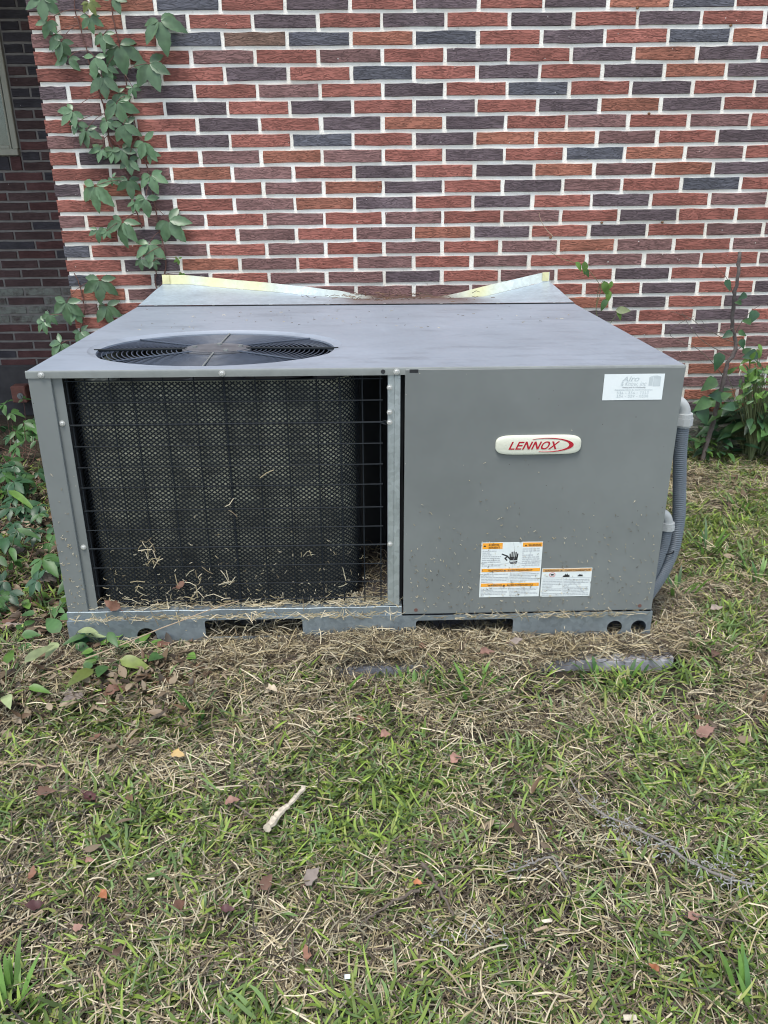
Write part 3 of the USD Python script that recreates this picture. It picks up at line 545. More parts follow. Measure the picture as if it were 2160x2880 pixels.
# base pan: upper ledge, lower skirt with slots and two round holes
sk = sg.box(0.0, -0.004, W_-0.001, 0.081)
def slot(x0, x1, z0, z1, r=0.008): return sg.box(x0+r, z0+r, x1-r, z1-r).buffer(r, 8)
skp = sk.difference(slot(0.3615, 0.6210, 0.028, 0.0795)).difference(slot(0.925, 1.188, 0.010, 0.0665))
for x in (1.4668, 1.533, 0.205): skp = skp.difference(sg.Point(x, 0.0335).buffer(1).intersection(sg.Point(x, 0.0335).buffer(0.0205 if x > 1 else 0.026, 16)))
base = MB(); base.prism(sa.affine_transform(skp, [1, 0, 0, 1, 0, 0]), -0.010, -0.008)
base.box((0.0, -0.0098, 0.0812), (0.888, 0.002, 0.0828)); base.box((0.0, -0.0005, 0.0829), (0.887, 0.0015, 0.1055), 0.0006); base.box((0.0, 0.0016, 0.1040), (0.887, 0.060, 0.1056)); base.box((0.8885, -0.0098, 0.0688), (W_-0.002, 0.012, 0.0704))
base.box((W_-0.003, -0.008, -0.004), (W_-0.001, D_, 0.080)); base.box((0.0, -0.008, -0.004), (0.002, D_, 0.080)); base.box((0.0, D_-0.004, -0.004), (W_-0.002, D_-0.0022, 0.09)); pf = MB(); pf.box((0.002, 0.062, 0.0835), (W_-0.003, D_-0.006, 0.0980)); pf.box((0.002, 0.003, 0.0835), (W_-0.003, 0.0615, 0.0845)); pf.build('pan_floor', 'foundation_mud', unit)
base.build('base_pan', 'galvanised_pan', unit)
# badge
def on_front(mesh, x, z, y, shear=0.0, sx=1.0):
    v = mesh.vertices; return np.c_[x+(v[:, 0]+shear*v[:, 1])*sx, y-v[:, 2], z+v[:, 1]], mesh.faces
t = np.linspace(0, 2*np.pi, 72, endpoint=False); bw, bh = 0.1065, 0.0248
def sup(e1, e2, a, b): return np.c_[a*np.sign(np.cos(t))*np.abs(np.cos(t))**e1, b*np.sign(np.sin(t))*np.abs(np.sin(t))**e2]
bx_, bz_ = 1.2222, 0.5545
badge = thing('badge', None, None, parent=unit)
V, F = [], []
for s_, y_ in ((1.0, -0.0012), (1.0, -0.0045), (0.975, -0.0066), (0.9, -0.0082), (0.75, -0.0095), (0.5, -0.0104), (0.25, -0.0108)):
    o = sup(0.30, 0.62, bw*(1-(1-s_)*0.28), bh*s_); V.append(np.c_[bx_+o[:, 0], np.full(72, y_), bz_+o[:, 1]])
for k in range(6):
    for i in range(72): j = (i+1) % 72; F.append([k*72+i, (k+1)*72+i, (k+1)*72+j, k*72+j])
mb = MB(); mb.add(np.vstack(V), F); o = V[-1]; mb.add(np.vstack([o, [[bx_, -0.0109, bz_]]]), [[72, (i+1) % 72, i] for i in range(72)]); mb.build('badge_plate', 'badge_cream', badge, smooth=50)
tm = meshkit.text_mesh('LENNOX', 0.0190, 0.0006, bold=True); w0 = tm.bounds[1][0]
mb = MB(); mb.add(*on_front(tm, bx_-0.0775, bz_-0.0092, -0.0106, 0.38, 0.129/(w0+0.38*0.0190))); mb.build('lettering', 'badge_red', badge)
outer = sa.translate(sa.scale(sg.Point(0, 0).buffer(1, 48), 0.065, 0.0182), 0.0213, 0); inner = sa.translate(sa.scale(sg.Point(0, 0).buffer(1, 48), 0.0595, 0.0171), 0.0155, 0.0)
sw = outer.difference(inner).intersection(sg.Polygon([(-0.030, 0.03), (0.1, 0.03), (0.1, -0.03), (0.004, -0.03), (-0.004, 0.0)]))
sw = sa.translate(sw, bx_, bz_+0.001); mb = MB(); mb.prism(sw, -0.0111, -0.0085); mb.build('swoosh', 'badge_red', badge)
# company sticker, faded
st = thing('company_sticker', None, None, parent=unit)
mb = MB(); mb.box((1.3706, -0.0017, 0.6647), (1.5170, -0.0011, 0.7284)); mb.build('sticker_sheet', 'sticker_white', st)
def text(parent, s, x, z, h, width, mat, y=-0.0018, shear=0.0, bold=False, name='lettering', depth=0.0003):
    tm = meshkit.text_mesh(s, h, depth, bold); w = tm.bounds[1][0]-tm.bounds[0][0]; mb = MB(); mb.add(*on_front(tm, x, z, y, shear, width/w)); return mb.build(name, mat, parent)
text(st, 'Airo', 1.4140, 0.7115, 0.0105, 0.040, 'print_pale', shear=0.25, bold=True)
text(st, '& Know, inc', 1.4110, 0.7000, 0.0095, 0.062, 'print_pale', shear=0.25)
text(st, 'Heating and Air Conditioning', 1.4165, 0.6945, 0.0030, 0.056, 'print_grey', bold=True)
text(st, 'Residential & Commercial', 1.3985, 0.6885, 0.0032, 0.092, 'print_pale')
text(st, '334 - 334 - 7313', 1.4040, 0.6795, 0.0062, 0.078, 'print_pale')
text(st, '334 - 329 - 0338', 1.4040, 0.6715, 0.0058, 0.078, 'print_pale')
cu = MB()
for x0, x1, z0, z1 in ((1.4800, 1.4895, 0.7000, 0.7205), (1.4905, 1.5085, 0.6985, 0.7215)): cu.box((x0, -0.0020, z0), (x1, -0.00175, z1))
cu.prism(sg.Polygon([(1.4800, 0.7210), (1.4895, 0.7220), (1.5085, 0.7218), (1.4990, 0.7245), (1.4885, 0.7240)]), -0.0020, -0.00175); cu.build('printed_picture', 'print_pale', st)
# warning stickers
def sheet_lines(mb, x0, x1, z0, z1, n, seed, y):
    q = random.Random(seed); dz = (z1-z0)/n
    for i in range(n):
        x = x0
        while x < x1-0.002:
            l = min(q.uniform(0.003, 0.011), x1-x)
            mb.box((x, y-0.0002, z1-dz*(i+0.75)), (x+l, y, z1-dz*(i+0.3))); x += l+0.0012
            if q.random() < 0.05: break
def tri(mb, x, z, s, y): mb.prism(sg.Polygon([(x-s, z), (x+s, z), (x, z+1.3*s)]), y-0.0002, y)
w1 = thing('warning_label', None, None, parent=unit)
A0, A1, B0, B1 = 1.0935, 1.2540, 0.1292, 0.2896
mb = MB(); mb.box((A0, -0.0017, B0), (A1, -0.0011, B1)); mb.build('label_sheet', 'sticker_cream', w1)
X = lambda f: A0+(A1-A0)*f
Zf = lambda f: B1-(B1-B0)*f
bars = [(0.015, 0.345, 0.01, 0.115), (0.675, 0.995, 0.01, 0.085), (0.02, 0.985, 0.475, 0.532), (0.02, 0.985, 0.745, 0.805)]
for f0, f1, g0, g1 in bars: mb = MB(); mb.box((X(f0), -0.0020, Zf(g1)), (X(f1), -0.00175, Zf(g0))); mb.build('header_bar', 'print_orange', w1)
Y_ = -0.00205
text(w1, 'AVERTIS-', X(0.115), Zf(0.060), 0.0052, 0.030, 'print_brown', Y_, bold=True); text(w1, 'SEMENT', X(0.115), Zf(0.108), 0.0052, 0.030, 'print_brown', Y_, bold=True)
text(w1, 'WARNING', X(0.765), Zf(0.075), 0.0060, 0.033, 'print_brown', Y_, bold=True)
for g in (0.523, 0.795):
    text(w1, 'WARNING', X(0.13), Zf(g), 0.0050, 0.038, 'print_brown', Y_, bold=True); text(w1, 'AVERTISSEMENT', X(0.45), Zf(g), 0.0050, 0.066, 'print_brown', Y_, bold=True)
mb = MB()
for x, z, s in ((0.055, 0.075, 0.0038), (0.725, 0.072, 0.0034), (0.405, 0.523, 0.0034), (0.405, 0.795, 0.0034)): tri(mb, X(x), Zf(z), s, -0.00205)
mb.build('warning_triangle', 'print_black', w1)
ln = MB(); sheet_lines(ln, X(0.02), X(0.325), Zf(0.435), Zf(0.135), 9, 1, -0.0018); sheet_lines(ln, X(0.675), X(0.97), Zf(0.435), Zf(0.105), 9, 2, -0.0018)
for g0, g1, n_ in ((0.56, 0.735, 6), (0.83, 0.985, 6)): sheet_lines(ln, X(0.02), X(0.46), Zf(g1), Zf(g0), n_, 3, -0.0018); sheet_lines(ln, X(0.50), X(0.97), Zf(g1), Zf(g0), n_, 4, -0.0018)
ln.build('small_print', 'print_grey', w1, kind='stuff')
hd = MB(); hx, hz = X(0.535), Zf(0.30)
hand = [sg.box(-0.0105, -0.004, 0.0105, 0.006)]
for i, (x, l) in enumerate(((-0.0085, 0.010), (-0.0040, 0.015), (0.0008, 0.016), (0.0053, 0.0145), (0.0092, 0.010))):
    hand.append(sg.LineString([(x, 0.002), (x*1.12, 0.004+l)]).buffer(0.0017))
hand.append(sg.LineString([(-0.009, 0.0), (-0.0150, 0.006)]).buffer(0.0018))
hd.prism(sa.translate(sg.MultiPolygon([]).union(hand[0]) if False else __import__('shapely').union_all(hand), hx, hz), Y_, -0.0018)
hd.prism(sa.translate(sg.Polygon([(-0.0115, -0.0065), (-0.006, -0.0085), (0.004, -0.0075), (0.0105, -0.006), (0.0085, -0.014), (-0.0075, -0.014)]), hx, hz), Y_, -0.0018)
hd.prism(sa.translate(sg.LineString([(-0.030, 0.014), (-0.0155, 0.008), (-0.0225, 0.002), (-0.0175, -0.0035)]).buffer(0.0017), hx, hz), Y_, -0.0018); hd.build('hand_symbol', 'print_black', w1)
cr = MB()
for pts_ in ([(0.0, 0.36), (0.3, 0.40), (0.52, 0.36), (0.70, 0.38), (1.0, 0.34)], [(0.02, 0.62), (0.35, 0.50), (0.6, 0.53), (1.0, 0.58)], [(0.52, 0.0), (0.55, 0.16), (0.52, 0.45), (0.47, 0.72)], [(0.04, 0.72), (0.34, 0.80), (0.40, 0.99)], [(0.82, 0.10), (0.76, 0.35), (0.70, 0.47)], [(0.6, 0.78), (0.74, 0.86), (0.77, 0.99)]):
    P = np.array(pts_); P = smooth_path(np.c_[P, 0*P[:, 0]], 14); P[:, :2] += rng.normal(0, 0.004, (14, 2)); P = P[(P[:, 0] >= 0) & (P[:, 0] <= 1) & (P[:, 1] >= 0) & (P[:, 1] <= 1)]
    cr.prism(sg.LineString([(X(a), Zf(b)) for a, b, _ in P]).buffer(0.00035), -0.0022, -0.00205)
cr.build('crack', 'print_grey', w1)
w2 = thing('warning_label', None, None, parent=unit)
A0, A1, B0, B1 = 1.2575, 1.3911, 0.1275, 0.2112
mb = MB(); mb.box((A0, -0.0017, B0), (A1, -0.0011, B1)); mb.build('label_sheet', 'sticker_cream', w2)
mb = MB(); mb.box((X(0.01), -0.0020, Zf(0.115)), (X(0.99), -0.00175, Zf(0.01))); mb.build('header_bar', 'print_faded_orange', w2)
mb = MB(); mb.box((X(0.01), -0.00195, Zf(0.335)), (X(0.99), -0.00175, Zf(0.325))); mb.box((X(0.435), -0.00195, Zf(0.96)), (X(0.443), -0.00175, Zf(0.345))); mb.build('printed_rule', 'print_grey', w2)
text(w2, 'WARNING', X(0.05), Zf(0.10), 0.0050, 0.038, 'print_brown', Y_, bold=True); text(w2, 'AVERTISSEMENT', X(0.44), Zf(0.10), 0.0050, 0.070, 'print_brown', Y_, bold=True)
mb = MB(); tri(mb, X(0.39), Zf(0.10), 0.0034, -0.00205)
for cx_ in (0.49, 0.77):
    pp = [(-0.0095, -0.005), (-0.006, 0.001), (-0.004, -0.001), (-0.003, 0.005), (0.0, 0.001), (0.003, 0.0055), (0.005, 0.0), (0.0085, 0.002), (0.0095, -0.005)]
    k_ = 1.0 if cx_ < 0.6 else 0.75; mb.prism(sg.Polygon([(X(cx_)+x*k_, Zf(0.245)+z*k_) for x, z in pp]), Y_, -0.0018)
mb.prism(sg.box(X(0.21)-0.004, Zf(0.225)-0.0015, X(0.21)+0.004, Zf(0.225)+0.0025), Y_, -0.0018); mb.build('printed_symbol', 'print_black', w2)
mb = MB(); mb.prism(sa.translate(sa.scale(sg.Point(0, 0).buffer(1, 24), 0.0082, 0.0068).difference(sa.scale(sg.Point(0, 0).buffer(1, 24), 0.0068, 0.0055)), X(0.21), Zf(0.22)), Y_, -0.0018); mb.build('red_ring', 'print_red', w2)
ln = MB(); sheet_lines(ln, X(0.03), X(0.42), Zf(0.97), Zf(0.37), 11, 5, -0.0018); sheet_lines(ln, X(0.46), X(0.97), Zf(0.97), Zf(0.37), 11, 6, -0.0018); ln.build('small_print', 'print_grey', w2, kind='stuff')
cr = MB()
for pts_ in ([(0.55, 0.36), (0.68, 0.55), (0.9, 0.9)], [(0.6, 0.5), (0.5, 0.72)]): cr.prism(sg.LineString([(X(a), Zf(b)) for a, b in pts_]).buffer(0.0004), -0.0022, -0.00205)
cr.build('crack', 'print_grey', w2)
# conduits on the right side
def ribbed(path, r, pitch=0.0056):
    P = smooth_path(path, 40); L_ = np.r_[0, np.cumsum(np.linalg.norm(np.diff(P, axis=0), axis=1))]; n_ = int(L_[-1]/pitch)*4
    s = np.linspace(0, L_[-1], n_); Q = np.stack([np.interp(s, L_, P[:, k]) for k in range(3)], -1); R = r*(1+0.085*np.array([0, 1, 1, 0]*(n_//4+1))[:n_])
    return MB().tube(Q, R, 16)
def elbow(p, r, drop, sx):
    cx_, cy_, cz_ = p; R_ = sx
    arc = [(cx_-R_+R_*math.sin(a), cy_, cz_+drop+R_*math.cos(a)) for a in np.linspace(0, math.pi/2, 9)]
    path = [(cx_-R_-0.04, cy_, cz_+drop+R_)] + arc + [(cx_, cy_, cz_)]
    mb = MB(); mb.tube(path, r, 18); return mb
c1 = loc(1924, 1168, 1, 0.110)
cd = thing('conduit', None, None, parent=unit)
elbow(c1, 0.0155, 0.004, 0.036).build('elbow', 'pvc_elbow', cd, smooth=40)
mb = MB(); mb.tube([c1+[0, 0, 0.006], c1+[0, 0, -0.004]], 0.0215, 20); mb.tube([c1+[0, 0, -0.0045], c1+[0, 0, -0.024]], 0.0245, 10); mb.tube([c1+[0, 0, -0.0245], c1+[0, 0, -0.030]], 0.0205, 20); mb.build('collar', 'pvc_elbow', cd)
ribbed([c1+[0, 0, -0.03]]+[loc(u, v, 1, y) for u, v, y in ((1915, 1241, 0.110), (1911, 1371, 0.110), (1908, 1466, 0.108), (1898, 1527, 0.100), (1881, 1575, 0.090), (1860, 1618, 0.075), (1835, 1655, 0.060), (1815, 1685, 0.05))], 0.0165).build('flexible_tube', 'conduit_grey', cd, smooth=True)
c2 = loc(1877, 1474, 1, 0.075)
cd = thing('conduit', None, None, parent=unit)
elbow(c2, 0.0135, 0.004, 0.030).build('elbow', 'pvc_elbow', cd, smooth=40)
mb = MB(); mb.tube([c2+[0, 0, 0.006], c2+[0, 0, -0.003]], 0.0185, 20); mb.tube([c2+[0, 0, -0.0035], c2+[0, 0, -0.0145]], 0.0205, 10); mb.build('collar', 'pvc_elbow', cd)
ribbed([c2+[0, 0, -0.0145]]+[loc(u, v, 1, y) for u, v, y in ((1868, 1525, 0.075), (1856, 1562, 0.072), (1838, 1605, 0.066), (1815, 1650, 0.06))], 0.0145).build('flexible_tube', 'conduit_grey', cd, smooth=True)
mb = MB(); e = ell(0, 0, 0.034, 0.026, 28); mb.tube(np.c_[1.606+e[:, 0], 0.088+e[:, 1], np.full(28, 0.216)], 0.0022, 6, closed=True); mb.build('cable_tie', 'black_wire', cd)
wr = MB(); wr.tube(smooth_path([(1.568, 0.22, 0.52), (1.585, 0.20, 0.40), (1.580, 0.16, 0.28), (1.57, 0.12, 0.2)], 20), 0.006, 8); wr.build('cable', 'black_wire', unit, smooth=True)

# bent sheet-metal cover behind the unit (local frame)
fl = thing('sheet_metal_cover', 'bent shiny zinc duct cover, sagging and rusty in the middle, behind the lid', 'duct cover', mat=um)
nxs = 66; xs_ = np.linspace(0.006, W_-0.006, nxs); nt_ = 10
def back_h(x):     # height of the rear edge above the lid
    l = np.interp(x, [0, 0.10, 0.30, 0.52, 0.68, 0.78, 1.20, 1.30, 1.547, W_], [0.0305, 0.0290, 0.0105, -0.0110, -0.0255, -0.0300, -0.0310, -0.0270, 0.0330, 0.0335]); return l
def flh(x): return np.interp(x, [0, 0.03, 0.60, 0.72, 0.86, 1.12, 1.16, 1.30, 1.5, W_], [0.036, 0.036, 0.033, 0.026, 0.007, 0.006, 0.012, 0.041, 0.038, 0.036])
YB0, YB1 = D_+0.0015, D_+0.405
V, C = [], []
for i, x in enumerate(xs_):
    for k in range(nt_):
        t_ = k/(nt_-1); y = YB0+(YB1-YB0)*t_; b = back_h(x)
        crease = 0.35*math.exp(-((x-0.15-0.55*t_)/0.03)**2)*0.006+0.35*math.exp(-((x-1.42+0.35*t_)/0.03)**2)*0.006
        z = H_+0.0045*(1-t_) + b*t_**1.3 + 0.004*(meshkit.noise(np.array([x*7, t_*2, 3.0]))-0.5)*t_ + crease*t_ + 0.003*math.sin(t_*3.1)
        V.append((x, y, z)); m_ = np.interp(x, [0.50, 0.66, 0.78, 1.18, 1.26, 1.32], [0, 0.4, 1, 1, 0.6, 0.0]); C.append((m_*np.interp(t_, [0, 0.5, 1], [0.75, 0.9, 1]),)*3)
V = np.array(V); F = [[i*nt_+k, (i+1)*nt_+k, (i+1)*nt_+k+1, i*nt_+k+1] for i in range(nxs-1) for k in range(nt_-1)]
mb = MB(); mb.add(V, F, np.array(C)); mb.build('sheet', 'bright_zinc', fl, smooth=True)
V2, C2 = [], []
for i, x in enumerate(xs_):
    b = V[i*nt_+nt_-1]; f_ = flh(x); m_ = np.interp(x, [0.68, 0.78, 0.86, 1.12, 1.17, 1.24], [0, 0.3, 1.0, 1.0, 0.5, 0.0])
    for dy, dz in ((0.0005, 0.0008), (0.0035, f_), (0.0052, f_), (0.012, f_*0.93)): V2.append(b+[0, dy, dz]); C2.append((m_, float(np.interp(x, [0.03, 0.10, 0.13, 0.20, 0.30, 0.38, 0.45, 0.55, 1.05, 1.10, 1.18, 1.28, 1.34, 1.42, 1.5], [0.9, 0.8, 0.35, 0.9, 0.6, 0.85, 0.3, 0.05, 0.5, 0.45, 0.3, 0.95, 0.35, 0.1, 0.15])), 0))
F2 = [[i*4+k, (i+1)*4+k, (i+1)*4+k+1, i*4+k+1] for i in range(nxs-1) for k in range(3)]
mb = MB(); mb.add(np.array(V2), F2, np.array(C2)); mb.build('flange', 'zinc_yellow_patches', fl)
for xe, sgn in ((xs_[0], 1), (xs_[-1], -1)):
    b = V[-1] if sgn < 0 else V[nt_-1]; f_ = flh(xe); mb = MB(); q = np.array([b+[0, 0.001, 0.001], b+[0, 0.004, f_], b+[sgn*0.03, -0.0035, f_*0.98], b+[sgn*0.03, -0.0045, 0.003]])
    mb.add(q, [[0, 1, 2, 3]], np.array([(0, 0.9, 0)]*4)); mb.build('end_tab', 'zinc_yellow_patches', fl)
se = MB(); se.box((0.004, D_-0.0016, H_-0.02), (W_-0.004, D_+0.0012, H_+0.0036)); se.build('seam_gasket', 'dark_interior', fl)  # dark strip standing in for the shadow line between lid and sheet
dk = MB(); dk.box((0.10, D_+0.004, 0.25), (W_-0.10, D_+0.37, H_-0.055)); dk.build('duct_box', 'galvanised', fl)

# ------------------------------------------------------------------ leaves
def leaflet(L, w, fold=0.25, droop=0.2, n=6, tipp=0.75, serr=0.0):
    """Leaf along +x, upper side +z: pointed, folded along the midrib."""
    t = np.linspace(0, 1, n+1); prof = w/2*np.sin(np.pi*t**tipp)**0.85*(1-0.12*t); prof[0] = w*0.03; prof[-1] = 0.0005
    if serr: prof[1:-1] *= 1+serr*np.where(np.arange(n-1) % 2, 1, -1)
    z = -droop*L*t**2; V = []
    for i in range(n+1): V += [(L*t[i], prof[i], z[i]+fold*prof[i]), (L*t[i], 0, z[i]), (L*t[i], -prof[i], z[i]+fold*prof[i])]
    F = []
    for i in range(n): a = 3*i; F += [[a, a+1, a+4, a+3], [a+1, a+2, a+5, a+4]]
    return np.array(V), np.array(F)
def rotz(a): c, s = math.cos(a), math.sin(a); return np.array([[c, -s, 0], [s, c, 0], [0, 0, 1]])
def roty(a): c, s = math.cos(a), math.sin(a); return np.array([[c, 0, s], [0, 1, 0], [-s, 0, c]])
def rotx(a): c, s = math.cos(a), math.sin(a); return np.array([[1, 0, 0], [0, c, -s], [0, s, c]])
def palmate(r, q, missing=0.0):
    """Five leaflets spreading from the stalk's end; the leaf's axis is +x, upper side +z."""
    mb = MB()
    for a, s in ((-105, 0.62), (-52, 0.88), (0, 1.0), (50, 0.9), (103, 0.64)):
        if q.random() < missing: continue
        v, f = leaflet(r*s*q.uniform(0.9, 1.08), r*s*q.uniform(0.48, 0.58), q.uniform(0.15, 0.40), q.uniform(0.05, 0.36), 9, q.uniform(0.86, 1.0), 0.07)
        v = v @ rotx(q.uniform(-0.25, 0.25)).T @ roty(q.uniform(0.0, 0.25)).T; v[:, 0] += r*0.05
        mb.add(v @ rotz(math.radians(a+q.uniform(-9, 9))).T, f)
    return mb
def place(mb, R, p):
    v, f = mb.mesh(); o = MB(); o.add(v @ R.T + p, f); return o
def frame(x, z):
    x = np.array(x, float); x /= np.linalg.norm(x); z = np.array(z, float); z = z-x*(x@z); z /= np.linalg.norm(z); return np.stack([x, np.cross(z, x), z], 1)

vine = thing('creeper_vine', 'long five-leaved green creeper climbing the left part of the brick wall', 'vine')
q = random.Random(5)
S1 = 1/3.318; S3 = 1/3.607
stA = [(60+a*S1, b*S1) for a, b in ((495, -40), (500, 90), (540, 230), (585, 380), (612, 470), (650, 690), (735, 880), (780, 1060), (812, 1260))] + [(120+a*S3, 380+b*S3) for a, b in ((870, 450), (905, 650), (955, 790), (1010, 945))]
stB = [(60+a*S1, b*S1) for a, b in ((842, -40), (842, 90), (880, 270), (930, 480), (962, 680), (1000, 900), (1040, 1080), (1090, 1270))] + [(120+a*S3, 380+b*S3) for a, b in ((1095, 470), (1140, 720), (1188, 980), (1225, 1120), (1245, 1250), (1235, 1420), (1180, 1560))]
stC = [(120+a*S3, 380+b*S3) for a, b in ((1120, 1250), (1150, 1400), (1140, 1480), (1185, 1600))]
stD = [(480/2.304, 720+110/2.304), (520/2.304, 720+200/2.304), (548/2.304, 720+330/2.304), (540/2.304, 720+400/2.304), (500/2.304, 720+540/2.304)]
for k, st_ in enumerate((stA, stB, stC, stD)):
    P = smooth_path([at(u, v, 1, -0.014+0.004*math.sin(i*2.1)) for i, (u, v) in enumerate(st_)], 60); P += rng.normal(0, 0.0012, P.shape); P[:, 1] = np.minimum(P[:, 1], -0.011)
    mb = MB(); mb.tube(P, np.linspace(0.0022, 0.0030, 60), 6); mb.build('stem', 'stem_red', vine, smooth=True)
LV = [(118, -4, 58, 95), (135, 58, 40, 120), (250, 6, 34, 70, 'y'), (252, 48, 38, 80), (316, -8, 44, 60), (449, 58, 78, 62), (172, 116, 46, 100), (290, 98, 44, 90), (334, 127, 72, 80), (192, 163, 42, 95), (266, 160, 50, 95), (418, 178, 68, 75), (289, 216, 56, 85),
      (330, 262, 34, 60), (328, 288, 60, 80), (205, 312, 44, 130), (243, 366, 46, 85), (346, 350, 54, 75), (405, 398, 50, 50), (342, 420, 44, 70), (362, 448, 40, 90), (285, 420, 36, 160), (268, 523, 66, 95), (361, 506, 44, 85), (424, 492, 50, 85), (410, 558, 50, 85), (345, 624, 62, 95),
      (150, 100, 36, 120), (300, 190, 34, 60), (372, 245, 26, 70), (216, 345, 34, 60), (300, 340, 34, 110), (318, 425, 34, 150), (420, 430, 30, 50), (380, 570, 26, 110), (315, 500, 24, 60), (300, 650, 24, 120), (430, 735, 24, 60), (210, 880, 30, 60), (140, 885, 30, 110), (474, 621, 66, 60), (420, 686, 54, 85), (275, 645, 30, 90), (398, 728, 30, 95), (281, 787, 60, 80), (187, 850, 58, 90), (299, 859, 54, 90), (124, 905, 34, 140), (226, 932, 36, 60), (172, 966, 46, 150), (501, 727, 16, 90, 'b'), (512, 768, 13, 90, 'b'), (498, 790, 12, 100, 'b')]
stems_px = np.array(stA+stB+stD); pet = MB()
for lv in LV:
    u, v, r, ang = lv[:4]; mat = {'y': 'creeper_leaf_yellow', 'b': 'leaf_bright'}.get(lv[4] if len(lv) > 4 else '', 'creeper_leaf')
    off = -0.030-q.uniform(0, 0.022) if v > 30 else -0.05
    if u < 190 and v > 820: off = -0.05
    p = at(u, v, 1, off); sc = np.linalg.norm(at(u+10, v, 1, off)-p)/10
    a = math.radians(ang+q.uniform(-8, 8)); x = np.array([math.cos(a), -q.uniform(0.15, 0.45), -math.sin(a)]); z = np.array([q.uniform(-0.3, 0.3), -1, q.uniform(0.25, 0.7)])
    lfp = place(palmate(r*sc*1.08, q, 0.05), frame(x, z), p).build('leaf', mat, vine, smooth=True)
    d = np.hypot(stems_px[:, 0]-u, stems_px[:, 1]-(v-12)); s_ = stems_px[d.argmin()]
    if d.min() < 110: MB().tube(smooth_path([at(*s_, 1, -0.014), (at(*s_, 1, -0.02)+p)/2+[0, -0.012, 0.006], p], 8), 0.0013, 5).build('leaf_stalk', 'stem_red', lfp, smooth=True)

# ------------------------------------------------------------------ other plants
def weed(name, label, cat, base, leaves, stem_mat='stem_green', group=None):
    """leaves: (tip point, leaf length, width, material, axis, normal); a stem runs from the base to each leaf."""
    t = thing(name, label, cat, base, group=group); st_ = MB(); b = np.array(base, float)
    for p, L, w, mat, x, z in leaves:
        p = np.array(p)-b; mid = p*0.5+np.array([0, 0, 0.25*np.linalg.norm(p[:2])])
        st_.tube(smooth_path([(0, 0, -0.01), mid, p], 8), np.linspace(0.0022, 0.0010, 8), 5)
        v, f = leaflet(L, w, q.uniform(0.1, 0.3), q.uniform(0.1, 0.4), 7, q.uniform(0.55, 0.8)); mb = MB(); mb.add(v @ frame(x, z).T + p, f); mb.build('leaf', mat, t, smooth=True)
    st_.build('stem', stem_mat, t, smooth=True); return t
def fan_leaves(base, n, h, spread, L, mats, wr=0.5, up=0.5):
    out = []
    for i in range(n):
        a = q.uniform(0, 2*math.pi); r = spread*math.sqrt(q.random()); z = h*q.uniform(0.35, 1.0)
        p = (base[0]+r*math.cos(a), base[1]+r*math.sin(a), base[2]+z); l = L*q.uniform(0.7, 1.2)
        out.append((p, l, l*wr*q.uniform(0.85, 1.15), q.choice(mats), (math.cos(a), math.sin(a), q.uniform(-0.3, up)), (q.uniform(-.3, .3), q.uniform(-.6, 0), 1)))
    return out
def gpt(u, v, dz=0.0):
    p = at(u, v, 2, 0.04)
    for _ in range(4): p = at(u, v, 2, float(gh(p[0], p[1]))+dz)
    if -1.19 < p[0] < 0.50 and -1.815 < p[1] < -0.5:       # on the pad, or on the litter heaped over it
        p = at(u, v, 2, 0.068+dz); p[1] = min(p[1], -1.712)
    return p
# sapling at the right
trk = [(1475, -20), (1470, 60), (1465, 130), (1447, 220), (1438, 300), (1430, 400), (1428, 470), (1452, 580), (1432, 640), (1398, 690), (1375, 800), (1352, 880), (1332, 960), (1308, 1060), (1285, 1140), (1252, 1250), (1238, 1300)]
TP = [at(1440+a/2.304, 720+b/2.304, 1, -0.20-0.02*math.sin(i*0.8)) for i, (a, b) in enumerate(trk)]
TP[-1] = np.array([TP[-1][0], TP[-1][1], float(gh(*TP[-1][:2]))-0.02])
sap = thing('sapling', 'bare cut grey sapling stem entwined with green leaves, beside the right edge', 'sapling', TP[-1])
P = smooth_path(np.array(TP)-TP[-1], 60); P += rng.normal(0, 0.0015, P.shape); mb = MB(); mb.tube(P, np.linspace(0.0065, 0.0105, 60)*(1+rng.normal(0, 0.06, 60)), 9); mb.build('trunk', 'bark_grey', sap, smooth=True)
tw = MB()
for pts_ in ([(1440, 300), (1400, 160), (1310, 60)], [(1430, 470), (1300, 500), (1150, 400), (1000, 350)], [(1430, 640), (1250, 560), (1100, 360)], [(1450, 500), (1560, 350), (1659, 300)], [(1400, 690), (1560, 560), (1640, 640)], [(1375, 790), (1200, 600), (1020, 500), (1180, 390)], [(1470, 60), (1490, 10)], [(1350, 880), (1460, 860), (1640, 700)], [(1440, 560), (1310, 500), (1230, 420)]):
    tw.tube(smooth_path([at(1440+a/2.304, 720+b/2.304, 1, -0.20-0.012*k)-TP[-1] for k, (a, b) in enumerate(pts_)], 14), np.linspace(0.0020, 0.0008, 14), 5)
tw.build('twig', 'twig_dark', sap, smooth=True)
